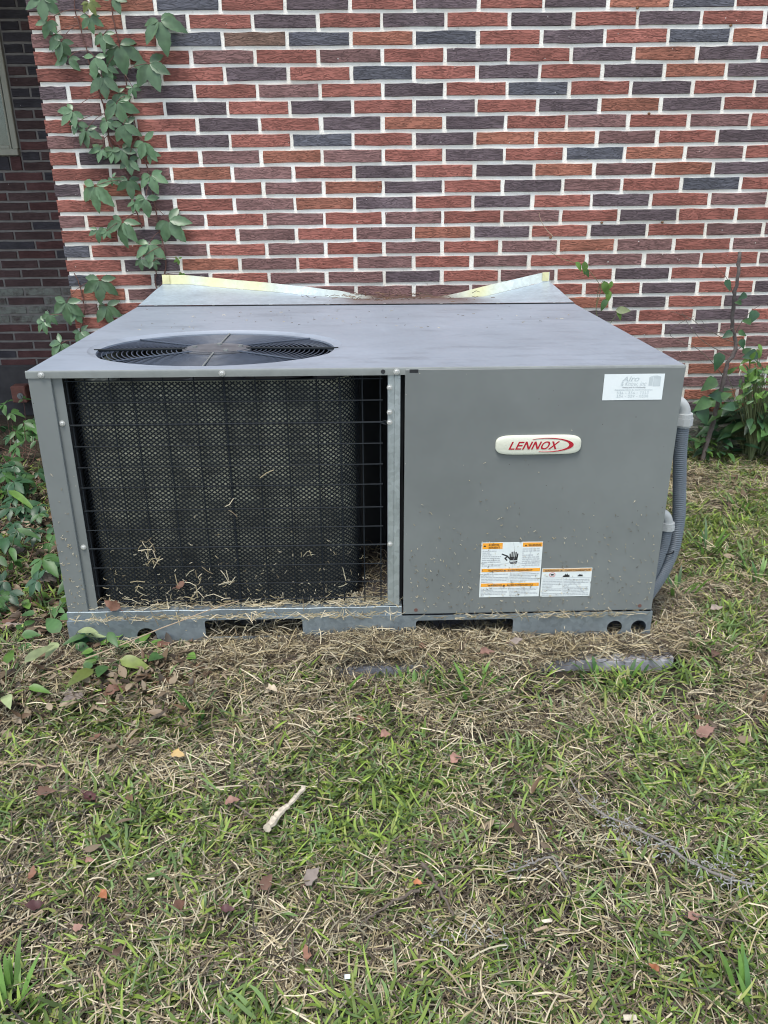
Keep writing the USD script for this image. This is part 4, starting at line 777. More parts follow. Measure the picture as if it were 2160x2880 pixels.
for a, b, r, mat in ((1400, 190, 26, 'leaf_dark'), (1490, 262, 20, 'leaf_dark'), (1465, 300, 16, 'leaf_mid'), (1555, 395, 30, 'leaf_dark'), (1520, 420, 22, 'leaf_mid'), (1392, 508, 24, 'leaf_dark'), (1492, 500, 20, 'leaf_mid'), (1490, 570, 22, 'leaf_dark'), (1540, 640, 34, 'leaf_dark'), (1520, 610, 20, 'leaf_mid'), (1330, 685, 40, 'leaf_dark'), (1270, 830, 40, 'leaf_mid'),
                      (1320, 905, 36, 'leaf_dark'), (1225, 960, 42, 'leaf_mid'), (1240, 1035, 44, 'leaf_dark'), (1400, 975, 30, 'leaf_dark'), (1180, 1010, 26, 'leaf_dark'), (1385, 900, 26, 'leaf_mid')):
    p = at(1440+a/2.304, 720+b/2.304, 1, -0.22-q.uniform(0, 0.03)); L = r*2/2.304*0.00150*1.5; an = math.radians(q.choice([200, 160, 250, 300, 340, 20])+q.uniform(-20, 20))
    v, f = leaflet(L, L*0.72, 0.2, 0.25, 7, 0.55); mb = MB(); mb.add(v @ frame((math.cos(an), -0.3, math.sin(an)), (q.uniform(-.3, .3), -1, 0.5)).T + p - TP[-1] - np.array([math.cos(an), 0, math.sin(an)])*L*0.5, f); mb.build('leaf', mat, sap, smooth=True)
# light-green bush right of it
bb = at(1440+1560/2.304, 720+1250/2.304, 1, -0.20); bb[2] = float(gh(bb[0], bb[1]))
lv = []
for i in range(95):
    a, b = q.gauss(1590, 70), q.gauss(815, 90)
    if a > 1720: a -= 60
    p = at(1440+a/2.304, 720+b/2.304, 1, -0.16-q.uniform(0, 0.12)); an = q.uniform(0, 2*math.pi); l = q.uniform(0.030, 0.052)
    lv.append((p, l, l*0.42, q.choice(['leaf_bright', 'leaf_bright', 'leaf_mid']), (math.cos(an), -0.4, math.sin(an)*0.8+0.15), (q.uniform(-.4, .4), -0.8, 0.8)))
weed('shrub', 'small bright yellow-green bush with narrow leaves right of the sapling', 'bush', bb, lv)
for i, (a, b, n_, h, sp_, L, mats, lab) in enumerate(((1180, 1300, 26, 0.12, 0.09, 0.06, ['leaf_mid', 'leaf_bright'], 'low bright weed at the foot of the wall just right of the conduit'),
        (1330, 1330, 34, 0.12, 0.13, 0.07, ['leaf_dark', 'leaf_mid'], 'leafy dark green weed around the foot of the sapling'),
        (1480, 1290, 70, 0.30, 0.16, 0.095, ['leaf_dark', 'leaf_dark', 'leaf_mid'], 'tall broad-leaved dark weed against the wall under the bright bush'),
        (1610, 1310, 70, 0.27, 0.17, 0.10, ['leaf_dark', 'leaf_dark', 'leaf_mid'], 'broad dark weed at the right edge below the bright bush'),
        (1450, 1180, 12, 0.15, 0.08, 0.07, ['leaf_bright', 'leaf_mid'], 'yellow-green grassy weed between the sapling and the bright bush'))):
    p = at(1440+a/2.304, 720+b/2.304, 2, 0.04); p[1] = -0.11; p[2] = float(gh(p[0], p[1])); weed('weed', lab, 'weed', p, fan_leaves(p, n_, h, sp_, L, mats, 0.36 if i in (1, 4) else 0.46))
# thin vine rising from behind the unit
cp_ = [(1440+a/2.304, 720+b/2.304) for a, b in ((620, 480), (545, 340), (575, 220), (520, 120), (455, 60), (330, 20), (250, -25))]
P0 = at(*cp_[0], 1, -0.10); vt = thing('thin_vine', 'thin pale-leaved vine shoot rising behind the right half of the lid', 'vine', P0)
MB().tube(smooth_path([at(u, v, 1, -0.08)-P0 for u, v in cp_], 30), np.linspace(0.0018, 0.0008, 30), 5).build('stem', 'stem_green', vt, smooth=True)
for pts_ in (((545, 340), (560, 215), (590, 160)), ((620, 480), (690, 370), (720, 350))): MB().tube(smooth_path([at(1440+a/2.304, 720+b/2.304, 1, -0.08)-P0 for a, b in pts_], 12), 0.0011, 5).build('stem', 'stem_green', vt, smooth=True)
for a, b, L, an, mat in ((425, 55, 0.036, -50, 'leaf_bright'), (470, 60, 0.042, -85, 'leaf_bright'), (480, 100, 0.030, -60, 'leaf_mid'), (600, 190, 0.050, -75, 'leaf_bright'), (640, 180, 0.032, -110, 'leaf_bright'), (625, 245, 0.040, -100, 'leaf_bright'), (600, 300, 0.042, -120, 'leaf_mid'), (700, 350, 0.050, 5, 'leaf_pale'), (690, 370, 0.036, -60, 'leaf_bright')):
    p = at(1440+a/2.304, 720+b/2.304, 1, -0.09)-P0; an = math.radians(an); L *= 1.25; v, f = leaflet(L, L*0.55, 0.3, 0.3); mb = MB(); mb.add(v @ frame((math.cos(an), -0.3, math.sin(an)), (q.uniform(-.5, .5), -1, 0.4)).T + p - 0.3*L*np.array([math.cos(an), 0, math.sin(an)]), f); mb.build('leaf', mat, vt, smooth=True)
# left of the unit: creeping plants over leaf litter
def ground_creeper(label, u, v, n_, rad, r, mat, h=0.07):
    b = gpt(u, v); t = thing('ground_creeper', label, 'creeper', b); sm = MB()
    for i in range(n_):
        a = q.uniform(0, 2*math.pi); d = rad*math.sqrt(q.random()); x_, y_ = b[0]+d*math.cos(a)*1.3, b[1]+d*math.sin(a)
        if x_ > -1.125 and y_ > -1.70: x_ = -1.14-q.uniform(0, 0.1)
        p = np.array([x_, y_, float(gh(x_, y_))+h*q.uniform(0.35, 1.2)])-b
        r_ = 0.74; an = q.uniform(0, 2*math.pi); x = (math.cos(an), math.sin(an)-0.5, -0.25); z = (q.uniform(-.3, .3), -0.5+q.uniform(-.3, .3), 1)
        place(palmate(r*r_*q.uniform(0.6, 1.15), q, 0.08), frame(x, z), p).build('leaf', mat if q.random() < 0.8 else 'leaf_mid', t, smooth=True); sm.tube(smooth_path([(0, 0, -0.01), (p[0]*0.6, p[1]*0.6, 0.012), p], 7), 0.0015, 5)
    sm.build('stem', 'stem_red', t, smooth=True)
ground_creeper('dark five-leaved creeper on the ground against the foot of the grey corner post', 140, 1690, 9, 0.11, 0.090, 'leaf_dark', 0.09)
ground_creeper('dark creeper patch at the left edge beside the lower corner post', 30, 1620, 10, 0.14, 0.095, 'leaf_dark', 0.09)
ground_creeper('dark creeper patch in the shade left of the middle of the corner post', 115, 1500, 12, 0.17, 0.075, 'leaf_dark', 0.06)
ground_creeper('dark green creeper under the upper corner post, below the clay block', 120, 1270, 14, 0.24, 0.10, 'leaf_dark', 0.15)
ground_creeper('tall leafy creeper at the far left edge, level with the upper mesh', 5, 1330, 14, 0.18, 0.11, 'leaf_mid', 0.24)
ground_creeper('dark creeper patch close against the upper half of the corner post', 110, 1380, 14, 0.20, 0.095, 'leaf_dark', 0.11)
ground_creeper('creeper patch at the left edge just under the tall leafy creeper', 25, 1400, 12, 0.17, 0.09, 'leaf_dark', 0.10)
ground_creeper('low creeper patch between the far left edge and the middle of the corner post', 60, 1420, 14, 0.22, 0.085, 'leaf_dark', 0.08)
ground_creeper('creeper leaves crowding the far left ground below the clay block', 40, 1240, 16, 0.28, 0.11, 'leaf_dark', 0.20)
ground_creeper('creeper patch at the left edge between two weeds, level with the lower post screw', 20, 1530, 10, 0.16, 0.08, 'leaf_dark', 0.07)
ground_creeper('small creeper sprig in front of the corner post foot among dead leaves', 90, 1730, 7, 0.10, 0.065, 'leaf_mid', 0.06)
for u, v, n_, h, sp_, L, mats, wr_, lab in ((30, 1580, 7, 0.13, 0.08, 0.075, ['leaf_mid', 'leaf_bright'], 0.35, 'narrow-leaved green weed at the left edge above the creeper patch'),
        (10, 1440, 4, 0.14, 0.07, 0.14, ['leaf_bright', 'leaf_mid'], 0.25, 'weed with long yellow-green leaves poking in at the left edge'),
        (65, 1700, 6, 0.05, 0.06, 0.04, ['leaf_bright'], 0.85, 'round-leaved bright green seedling near the left edge, level with the post foot'),
        (150, 1770, 9, 0.06, 0.09, 0.05, ['leaf_bright', 'leaf_mid', 'leaf_pale'], 0.6, 'pale yellowish green weed in front of the corner post foot'),
        (245, 1765, 7, 0.08, 0.05, 0.065, ['leaf_mid', 'leaf_pale', 'leaf_pale'], 0.5, 'weed with whitish new leaves against the left end of the base pan'),
        (318, 1800, 6, 0.09, 0.05, 0.075, ['leaf_mid', 'leaf_dark'], 0.40, 'green weed with upright leaves before the left end of the base pan'),
        (325, 1868, 14, 0.045, 0.08, 0.036, ['leaf_bright', 'leaf_mid'], 0.9, 'cluster of small round bright leaves in the litter at left centre'),
        (300, 1895, 5, 0.05, 0.05, 0.075, ['leaf_mid', 'creeper_leaf_yellow'], 0.45, 'weed with drooping yellowing leaves below the round-leaved cluster'),
        (500, 1850, 7, 0.04, 0.06, 0.034, ['leaf_bright', 'leaf_mid'], 0.95, 'small round-leaved weed in front of the left slot of the pan'),
        (590, 1850, 4, 0.04, 0.05, 0.036, ['leaf_mid'], 0.95, 'single round-leaved sprig right of the small round-leaved weed'),
        (20, 1975, 9, 0.10, 0.07, 0.08, ['leaf_bright', 'leaf_pale'], 0.35, 'pale yellow-green weed at the left edge in the upper lawn'),
        (35, 1830, 6, 0.05, 0.07, 0.05, ['leaf_mid'], 0.6, 'small green weed among dead leaves at the left edge')):
    b = gpt(u, v); weed('weed', lab, 'weed', b, fan_leaves(b, n_, h, sp_, L, mats, wr_))
def grass_clump(label, u, v, n_, L, w, mats, lean=0.5):
    b = gpt(u, v); t = thing('grass_clump', label, 'grass clump', b)
    for i in range(n_):
        a = q.uniform(0, 2*math.pi); d = q.uniform(0, 0.05); l = L*q.uniform(0.6, 1.15); m_ = 6; tt = np.linspace(0, 1, m_); dirv = np.array([math.cos(a), math.sin(a), 0]); side = np.array([-math.sin(a), math.cos(a), 0])
        c = np.outer(tt*l*lean*q.uniform(0.5, 1.4), dirv)+np.outer(l*(tt-0.35*tt**2), [0, 0, 1])+dirv*d; ww = w/2*np.sin(np.pi*(0.25+0.75*tt))**0.7
        V = np.vstack([c+np.outer(ww, side), c-np.outer(ww, side)]); mb = MB(); mb.add(V, [[k, k+1, m_+k+1, m_+k] for k in range(m_-1)]); mb.build('blade', q.choice(mats), t, smooth=True)
for u, v, n_, L, w, lab in ((1320, 1950, 12, 0.085, 0.010, 'broad bright grass clump in front of the middle of the unit\'s panel'), (1238, 1880, 3, 0.06, 0.012, 'single broad bright leaf of grass left of the broad grass clump'), (1680, 1905, 14, 0.075, 0.010, 'row of short upright blades before the bare stretch of pad'), (1760, 1910, 9, 0.085, 0.010, 'upright grass clump at the right end of the bare stretch of pad'), (1945, 1830, 10, 0.08, 0.011, 'bright grass clump just right of the pad corner'), (1990, 1845, 6, 0.075, 0.012, 'small bright clump farther right of the pad corner'),
        (1160, 1950, 7, 0.07, 0.010, 'yellow-green grass clump in the dry patch before the middle post'), (950, 1960, 4, 0.09, 0.009, 'thin upright green blades in the dry patch below the coil'), (1990, 1560, 16, 0.13, 0.010, 'tall arching green grass beside the lower conduit'), (1900, 1690, 14, 0.11, 0.010, 'green grass clump against the right end of the base pan'), (2080, 1440, 12, 0.10, 0.009, 'light grass clump in the lawn beside the upper conduit'), (2135, 1640, 12, 0.10, 0.009, 'green grass clump at the right edge, level with the warning labels'), (560, 2020, 12, 0.10, 0.008, 'long green blades in the lawn left of the dry patch'), (2120, 2870, 16, 0.11, 0.009, 'long bright grass in the lower right corner'), (20, 2860, 16, 0.10, 0.009, 'long bright grass in the lower left corner')):
    grass_clump(lab, u, v, n_, L, w, ['leaf_bright', 'leaf_bright', 'leaf_mid'])

# ------------------------------------------------------------------ lawn: dead thatch and living blades
GREEN = np.array([(0.130, 0.190, 0.030), (0.175, 0.255, 0.042), (0.225, 0.310, 0.058), (0.065, 0.100, 0.026), (0.140, 0.220, 0.072), (0.26, 0.30, 0.08), (0.17, 0.25, 0.10), (0.09, 0.14, 0.03)])
STRAW = np.array([(0.37, 0.305, 0.18), (0.18, 0.142, 0.084), (0.085, 0.066, 0.045), (0.56, 0.485, 0.34), (0.042, 0.034, 0.026), (0.32, 0.29, 0.20), (0.12, 0.088, 0.066)])
def blades(n, R, lmin, lmax, wmin, wmax, cols, flat, seed, zmax, segs=4):
    g = np.random.default_rng(seed); mb = MB()
    for i in range(n):
        a = g.uniform(0, 2*np.pi); r = R*math.sqrt(g.uniform()); p0 = np.array([r*math.cos(a), r*math.sin(a), 0]); l = g.uniform(lmin, lmax); w = g.uniform(wmin, wmax)
        h = g.uniform(0, 2*np.pi); bend = g.normal(0, 0.55); t = np.linspace(0, 1, segs+1); hh_ = h+bend*t
        stp = l/segs; xy = np.cumsum(np.stack([np.cos(hh_), np.sin(hh_)], -1)*stp, 0)
        if flat:
            z0, z1 = g.uniform(0.0, zmax), g.uniform(0.0, zmax); z = z0+(z1-z0)*t+0.006*np.sin(np.pi*t)*g.uniform(0, 1); c = np.c_[xy, z]
            c[:, :2] -= c[:, :2].mean(0); c += p0; tilt = g.uniform(-0.6, 0.6)
        else:
            el = g.uniform(0.15, 1.0); drop = g.uniform(0.2, 1.0); zc = l*(np.sin(el)*t-0.45*drop*t**2*np.sin(el)); c = np.c_[xy*np.cos(el*0.8), zc]+p0; tilt = g.uniform(-0.5, 0.5)
        side = np.stack([-np.sin(hh_), np.cos(hh_), np.full(segs+1, tilt)], -1); side /= np.linalg.norm(side, axis=1, keepdims=True)
        ww = w/2*(np.sin(np.pi*(0.22+0.74*t))**0.7 if not flat else np.full(segs+1, 1.0)); ww = np.maximum(ww, 0.0003)
        col = cols[g.integers(len(cols))]*g.uniform(0.75, 1.25)
        mb.add(np.vstack([c+side*ww[:, None], c-side*ww[:, None]]), [[k, k+1, segs+1+k+1, segs+1+k] for k in range(segs)], col)
    return mb
def scatter(name, label, cat, protos, pts, sc, seed, lift=0.0):
    path = '/World/'+numbered('/World', name); pi = UsdGeom.PointInstancer.Define(stage, path); g = np.random.default_rng(seed)
    for k, mb in enumerate(protos):
        pth = f'{path}/tuft_{k:03d}' if k else f'{path}/tuft'; m = usdkit.mesh(stage, pth, mb.mesh(), '/World/Looks/blade', True)
        UsdGeom.PrimvarsAPI(m).CreatePrimvar('tint', Sdf.ValueTypeNames.Color3fArray, 'vertex').Set(Vt.Vec3fArray.FromNumpy(np.vstack(mb.c).astype(np.float32)))
        pi.CreatePrototypesRel().AddTarget(pth)
    n_ = len(pts); z = pts[:, 2] if pts.shape[1] > 2 else gh(pts[:, 0], pts[:, 1])
    pi.CreatePositionsAttr(Vt.Vec3fArray.FromNumpy(np.c_[pts[:, 0], pts[:, 1], z+lift].astype(np.float32)))
    pi.CreateProtoIndicesAttr(Vt.IntArray.FromNumpy(g.integers(0, len(protos), n_).astype(np.int32)))
    a = g.uniform(0, 2*np.pi, n_)/2; tx, ty = g.normal(0, 0.06, n_), g.normal(0, 0.06, n_)
    pi.CreateOrientationsAttr(Vt.QuathArray([Gf.Quath(float(c), float(x), float(y), float(s)) for c, s, x, y in zip(np.cos(a), np.sin(a), tx, ty)]))
    s = g.uniform(sc[0], sc[1], n_); pi.CreateScalesAttr(Vt.Vec3fArray.FromNumpy(np.c_[s, s, s].astype(np.float32)))
    return tag(pi.GetPrim(), label, cat, kind='stuff')
straws = [blades(62, 0.095, 0.016, 0.095, 0.0012, 0.0030, STRAW, True, 100+k, 0.018) for k in range(7)]
pale = [blades(50, 0.085, 0.025, 0.105, 0.0012, 0.0028, STRAW[[0, 3, 5, 1, 2]]*1.1, True, 200+k, 0.020) for k in range(5)]
greens = [blades(20, 0.060, 0.018, 0.062, 0.0028, 0.0075, GREEN, False, 300+k, 0.02) for k in range(8)]
def cloud(n, x0, x1, y0, y1, seed): g = np.random.default_rng(seed); return np.c_[g.uniform(x0, x1, n), g.uniform(y0, y1, n)]
padp = outl
def dry(x, y):
    """1 where the lawn is dry straw, 0 where it is green."""
    P = np.stack([x, y, 0*x], -1); f = meshkit.fbm(P*3.1+9.0, 4, 21)*0.75+meshkit.fbm(P*9.0, 3, 5)*0.25
    d = sstep((f-0.41)/0.15)
    for u, v, rx, ry, s in ((820, 1930, 0.33, 0.13, 1.0), (600, 1850, 0.35, 0.10, 0.8), (600, 2290, 0.16, 0.10, 0.9), (1960, 2130, 0.12, 0.10, 0.9), (2000, 1850, 0.22, 0.10, 0.9), (1450, 2700, 0.2, 0.10, 0.5), (1500, 2090, 0.22, 0.06, 0.6), (200, 1950, 0.35, 0.13, 0.85), (2050, 1330, 0.5, 0.25, 0.9)):
        c = at(u, v, 2, 0.04); d = np.maximum(d, s*np.exp(-((x-c[0])/rx)**2-((y-c[1])/ry)**2))
    for u, v, rx, ry, s in ((350, 2330, 0.28, 0.12, 0.9), (980, 2230, 0.25, 0.10, 0.7), (1300, 2200, 0.25, 0.07, 0.9), (2050, 2250, 0.16, 0.14, 0.8), (500, 2050, 0.18, 0.06, 0.7), (900, 2420, 0.22, 0.08, 0.6), (200, 2830, 0.2, 0.06, 0.7), (2100, 2780, 0.2, 0.08, 0.8), (2050, 1570, 0.25, 0.15, 0.7)):
        c = at(u, v, 2, 0.04); d = d*(1-s*np.exp(-((x-c[0])/rx)**2-((y-c[1])/ry)**2))
    return np.clip(d*np.where(y < -2.45, 0.8, 1.0), 0, 1)
blocked = sg.box(UX0-0.01, UYF-0.01, UX1+0.02, -0.2)
import shapely
def free(P, shapes): return ~np.any([shapely.contains_xy(s_, P[:, 0], P[:, 1]) for s_ in shapes], axis=0)
A = cloud(6000, -2.1, 2.05, -3.15, -0.03, 1); A = A[free(A, [blocked, padp.buffer(0.035), sg.box(0.10, -1.94, 0.58, -1.7), sg.box(-0.38, -1.88, -0.12, -1.7)])]; dd = dry(A[:, 0], A[:, 1])
left = (A[:, 0] < -1.1) & (A[:, 1] > -1.75)
keep = rng.uniform(size=len(A)) < np.where(left, 0.16, 0.50+0.45*dd)*np.where(A[:, 1] > -0.32, 0.35, 1.0); A = A[keep]
DRY = A
A = cloud(3000, -2.0, 2.0, -3.1, -0.05, 3); A = A[free(A, [blocked, padp.buffer(0.01)])]; dd = dry(A[:, 0], A[:, 1]); left = (A[:, 0] < -1.1) & (A[:, 1] > -1.72)
A = A[(rng.uniform(size=len(A)) < 0.12+0.6*dd**1.5) & ~left]
# piled against the base pan and over most of the pad
g = np.random.default_rng(9); Bx = g.uniform(-1.20, 0.50, 640); By = -1.700-np.abs(g.normal(0, 0.045, 640))
bare = ((Bx > 0.12) & (By < -1.738)) | ((Bx > -0.42) & (Bx < -0.12) & (By < -1.752)) | ((Bx > 0.24) & (By < -1.716))
heap = np.interp(Bx, [-1.2, -1.05, -0.95, -0.75, -0.55, -0.30, -0.18, -0.05, 0.1], [0.02, 0.035, 0.030, 0.020, 0.022, 0.050, 0.040, 0.012, 0.0])*np.exp(-((By+1.70)/0.06)**2)
B = np.c_[Bx, By, np.where(By > -1.80, 0.066, 0.045)+heap*g.uniform(0.2, 1.0, 640)]; B = B[~bare]; B = B[(B[:, 0] > -0.80) | (g.uniform(size=len(B)) < 0.30)]
side = np.c_[g.uniform(0.485, 0.60, 90), g.uniform(-1.70, -0.70, 90), np.full(90, 0.060)]; B = np.vstack([B, side])
half = g.uniform(size=len(B)) < 0.58
scatter('dry_grass', 'brown dead grass clippings matted over the lawn', 'dry grass', straws, np.vstack([np.c_[DRY, gh(DRY[:, 0], DRY[:, 1])], B[half]+[0, 0, -0.004]]), (0.62, 1.0), 2); B = B[~half]
scatter('straw', 'pale straw piled along the foot of the unit and in dry patches of lawn', 'straw', pale, np.vstack([np.c_[A, gh(A[:, 0], A[:, 1])+0.006], B]), (0.65, 1.05), 4)
A = cloud(23000, -2.1, 2.05, -3.15, -0.04, 5); A = A[free(A, [blocked, padp.buffer(0.02)])]; dd = dry(A[:, 0], A[:, 1]); left = (A[:, 0] < -1.1) & (A[:, 1] > -1.75)
A = A[rng.uniform(size=len(A)) < np.where(left, 0.10, 0.13+0.80*(1-dd)**1.2)]
scatter('lawn_grass', 'short green lawn grass growing through dead thatch', 'grass', greens, A, (0.6, 1.08), 6, lift=0.004)
# dead leaf fragments: thick at the left of the unit, thin elsewhere
BROWN = np.array([(0.14, 0.095, 0.055), (0.085, 0.058, 0.038), (0.22, 0.165, 0.11), (0.055, 0.042, 0.030), (0.17, 0.105, 0.062), (0.28, 0.22, 0.15)])
def litter(seed):
    gq = np.random.default_rng(seed); mb = MB()
    for i in range(9):
        L = gq.uniform(0.012, 0.044); V, F = leaflet(L, L*gq.uniform(0.25, 0.6), gq.uniform(-0.4, 0.6), gq.uniform(-0.5, 0.5), 5, gq.uniform(0.6, 1.0)); a, b = gq.uniform(0, 6.28), gq.uniform(-0.5, 0.5)
        V = V @ rotx(gq.uniform(-0.8, 0.8)).T @ roty(b).T @ rotz(a).T; mb.add(V+[gq.normal(0, 0.05), gq.normal(0, 0.05), gq.uniform(0.004, 0.022)], F, BROWN[gq.integers(6)]*gq.uniform(0.7, 1.2))
    return mb
g = np.random.default_rng(77); A = np.vstack([np.c_[g.uniform(-2.3, -1.14, 420), g.uniform(-1.75, 0.1, 420)], np.c_[g.uniform(-1.55, -0.72, 170), -1.72-np.abs(g.normal(0, 0.15, 170))], np.c_[g.uniform(-1.3, 1.3, 14), g.uniform(-2.5, -1.85, 14)], np.c_[g.uniform(0.5, 1.7, 70), g.uniform(-1.2, -0.04, 70)]])
zz = np.where((A[:, 0] > -1.14) & (A[:, 1] > -1.81) & (A[:, 0] < 0.5), 0.066, gh(A[:, 0], A[:, 1]))
scatter('leaf_litter', 'brown dead leaf litter, thickest on the shady ground left of the unit', 'leaf litter', [litter(400+k) for k in range(6)], np.c_[A, zz+0.004], (0.7, 1.2), 14)
# bits of clippings on ledges and caught in the coil guard, in the unit's frame
g = np.random.default_rng(31); cl = MB()
def bit(c, l, w, dirv, col):
    dirv = np.array(dirv, float); dirv /= np.linalg.norm(dirv); s_ = np.cross(dirv, [0.2, -1, 0.5]); s_ /= np.linalg.norm(s_); mid = c+np.array([0, -0.002, 0.15*l*g.normal()])
    V = [c-dirv*l/2+s_*w/2, mid+s_*w/2, c+dirv*l/2+s_*w/2, c-dirv*l/2-s_*w/2, mid-s_*w/2, c+dirv*l/2-s_*w/2]; cl.add(np.array(V), [[0, 1, 4, 3], [1, 2, 5, 4]], col)
sc = lambda:  STRAW[g.choice([0, 0, 1, 3, 5, 3])]*g.uniform(0.8, 1.2)
for i in range(520): x = g.uniform(0.02, 0.885); bit(np.array([x, g.uniform(0.002, 0.045), 0.107+abs(g.normal(0, 0.006))*(1.8 if 0.08 < x < 0.45 else 1)]), g.uniform(0.012, 0.06), g.uniform(0.0010, 0.0022), (g.normal(), g.normal()*0.4, g.normal()*0.25), sc())
for i in range(260): bit(np.array([g.uniform(0.02, 0.885), g.uniform(-0.012, -0.002), 0.0845+abs(g.normal(0, 0.004))]), g.uniform(0.010, 0.05), g.uniform(0.0010, 0.002), (g.normal(), g.normal()*0.2, g.normal()*0.3), sc())
for i in range(300): bit(np.array([g.beta(2.2, 1.6)*0.66+0.90, g.uniform(-0.013, -0.003), 0.0722+abs(g.normal(0, 0.0045))]), g.uniform(0.008, 0.035), g.uniform(0.0009, 0.0018), (g.normal(), g.normal()*0.2, g.normal()*0.35), sc())
for i in range(190): z = 0.12+abs(g.normal(0, 0.085)); bit(np.array([g.uniform(0.10, 0.80), 0.0265, z]), g.uniform(0.005, 0.016), g.uniform(0.0010, 0.0022), (g.normal(), 0, g.normal()), sc())
for u, v, n_ in ((415, 1540, 9), (440, 1575, 6), (650, 1410, 2), (515, 1630, 4), (570, 1615, 4), (635, 1627, 6), (735, 1300, 1), (965, 1640, 3), (870, 1555, 2), (390, 1652, 4), (545, 1680, 5)):
    p = loc(u, v, 1, 0.012)
    for k in range(n_): bit(p+np.r_[g.normal(0, 0.009), -0.002, g.normal(0, 0.013)], g.uniform(0.015, 0.045), 0.0020, (g.normal(), 0, g.normal()), sc())
for i in range(420): bit(np.array([g.uniform(0.90, 1.56), -0.0022, 0.09+abs(g.normal(0, 0.15))]), g.uniform(0.002, 0.008), g.uniform(0.0008, 0.0016), (g.normal(), 0, g.normal()), sc()*g.choice([0.35, 1.0, 1.0]))
for i in range(55): bit(np.array([g.uniform(0.006, 0.053), 0.0015, 0.12+abs(g.normal(0, 0.16))]), g.uniform(0.003, 0.009), g.uniform(0.0008, 0.0014), (g.normal(), 0, g.normal()), sc())
for i in range(90): bit(np.array([g.uniform(0.05, 1.5), g.uniform(0.55, 1.0), H_+0.0012]), g.uniform(0.003, 0.012), 0.0014, (g.normal(), g.normal(), 0), sc()*g.choice([0.3, 0.5, 1.0]))
for i in range(170): x = g.normal(0.92, 0.14); bit(np.array([x, D_+g.uniform(0.03, 0.38), H_+0.004+float(back_h(x))*0.3]), g.uniform(0.01, 0.05), 0.0022, (g.normal(), g.normal()*0.6, g.normal()*0.1), STRAW[g.choice([1, 2, 4, 6])]*np.array([1.0, 0.75, 0.6]))
for i in range(230): bit(np.array([g.uniform(0.74, 0.86), g.uniform(0.03, 0.38), 0.101+abs(g.normal(0, 0.010))]), g.uniform(0.02, 0.07), 0.0020, (g.normal(), g.normal(), g.normal()*0.25), STRAW[g.choice([0, 1, 2, 6, 3])]*0.8)
for i in range(300):
    x, y = (g.uniform(0.14, 0.50), g.uniform(-1.795, -1.705)) if i < 170 else (g.uniform(-0.42, -0.08), g.uniform(-1.80, -1.72)); w_ = UR.T @ (np.array([x, y, 0.0668+abs(g.normal(0, 0.0012))])-UORG)
    dd_ = (g.normal(), g.normal()*0.6, g.normal()*0.05); bit(w_, g.uniform(0.006, 0.045), g.uniform(0.0010, 0.0024), dd_, STRAW[g.choice([0, 1, 2, 2, 4, 6, 3])])
for i in range(60): bit(np.array([g.uniform(0.30, 0.62), g.uniform(-0.02, 0.06), 0.03+g.uniform(0, 0.02)]), g.uniform(0.02, 0.06), 0.002, (g.normal(), g.normal(), g.normal()*0.3), sc())
v_, f_ = cl.mesh(); cc = np.vstack(cl.c); cl2 = MB(); cl2.add(v_ @ UR.T + UORG, f_); cl2.c = [cc]
tag(cl2.build('grass_clippings', 'blade'), 'dry grass clippings stuck on the unit, its ledges and coil guard', 'clippings', kind='stuff')

# ------------------------------------------------------------------ fallen leaves, sticks, twigs
def dead_leaf(label, u, v, size, mat, ang=None, wr_=0.55, lift=0.031, on_unit=None, lobes=False):
    p = unit_world(on_unit) if on_unit is not None else gpt(u, v, lift); sc_ = np.linalg.norm(p-EYE)/FPX; L = size*sc_*0.95
    t = thing('fallen_leaf', label, 'fallen leaf', p); a = math.radians(ang) if ang is not None else q.uniform(0, 6.28)
    V, F = leaflet(L, L*wr_, q.uniform(0.15, 0.5), q.uniform(-0.35, 0.25), 8, q.uniform(0.6, 0.8)); V[:, 0] -= L/2
    V[:, 2] += 0.16*L*np.sin(V[:, 0]/L*6+q.uniform(0, 6))*0.6 + q.uniform(-0.5, 0.5)*V[:, 1] + q.uniform(-2.5, 5.0)*V[:, 1]**2/L; V[:, 1] *= 1+0.22*np.sin(V[:, 0]/L*17+q.uniform(0, 6))
    z = (q.uniform(-.25, .25), -0.55, 1) if on_unit is None else (0, -1, 0.3); x = (math.cos(a), math.sin(a), 0.12) if on_unit is None else (math.cos(a), 0, math.sin(a))
    mb = MB(); mb.add(V @ frame(x, z).T, F)
    if lobes:
        for s_ in (0.8, -0.8): V2, F2 = leaflet(L*0.6, L*0.28, 0.3, 0.1, 6); mb.add((V2 @ rotz(s_).T) @ frame(x, z).T, F2)
    mb.build('blade', mat, t, smooth=True); st_ = MB(); st_.tube(np.array([(-L*0.5, 0, 0), (-L*0.62, 0.004, 0.002), (-L*0.74, 0.002, 0.004)]) @ frame(x, z).T, 0.0009, 5); st_.build('stalk', 'stem_red', t)
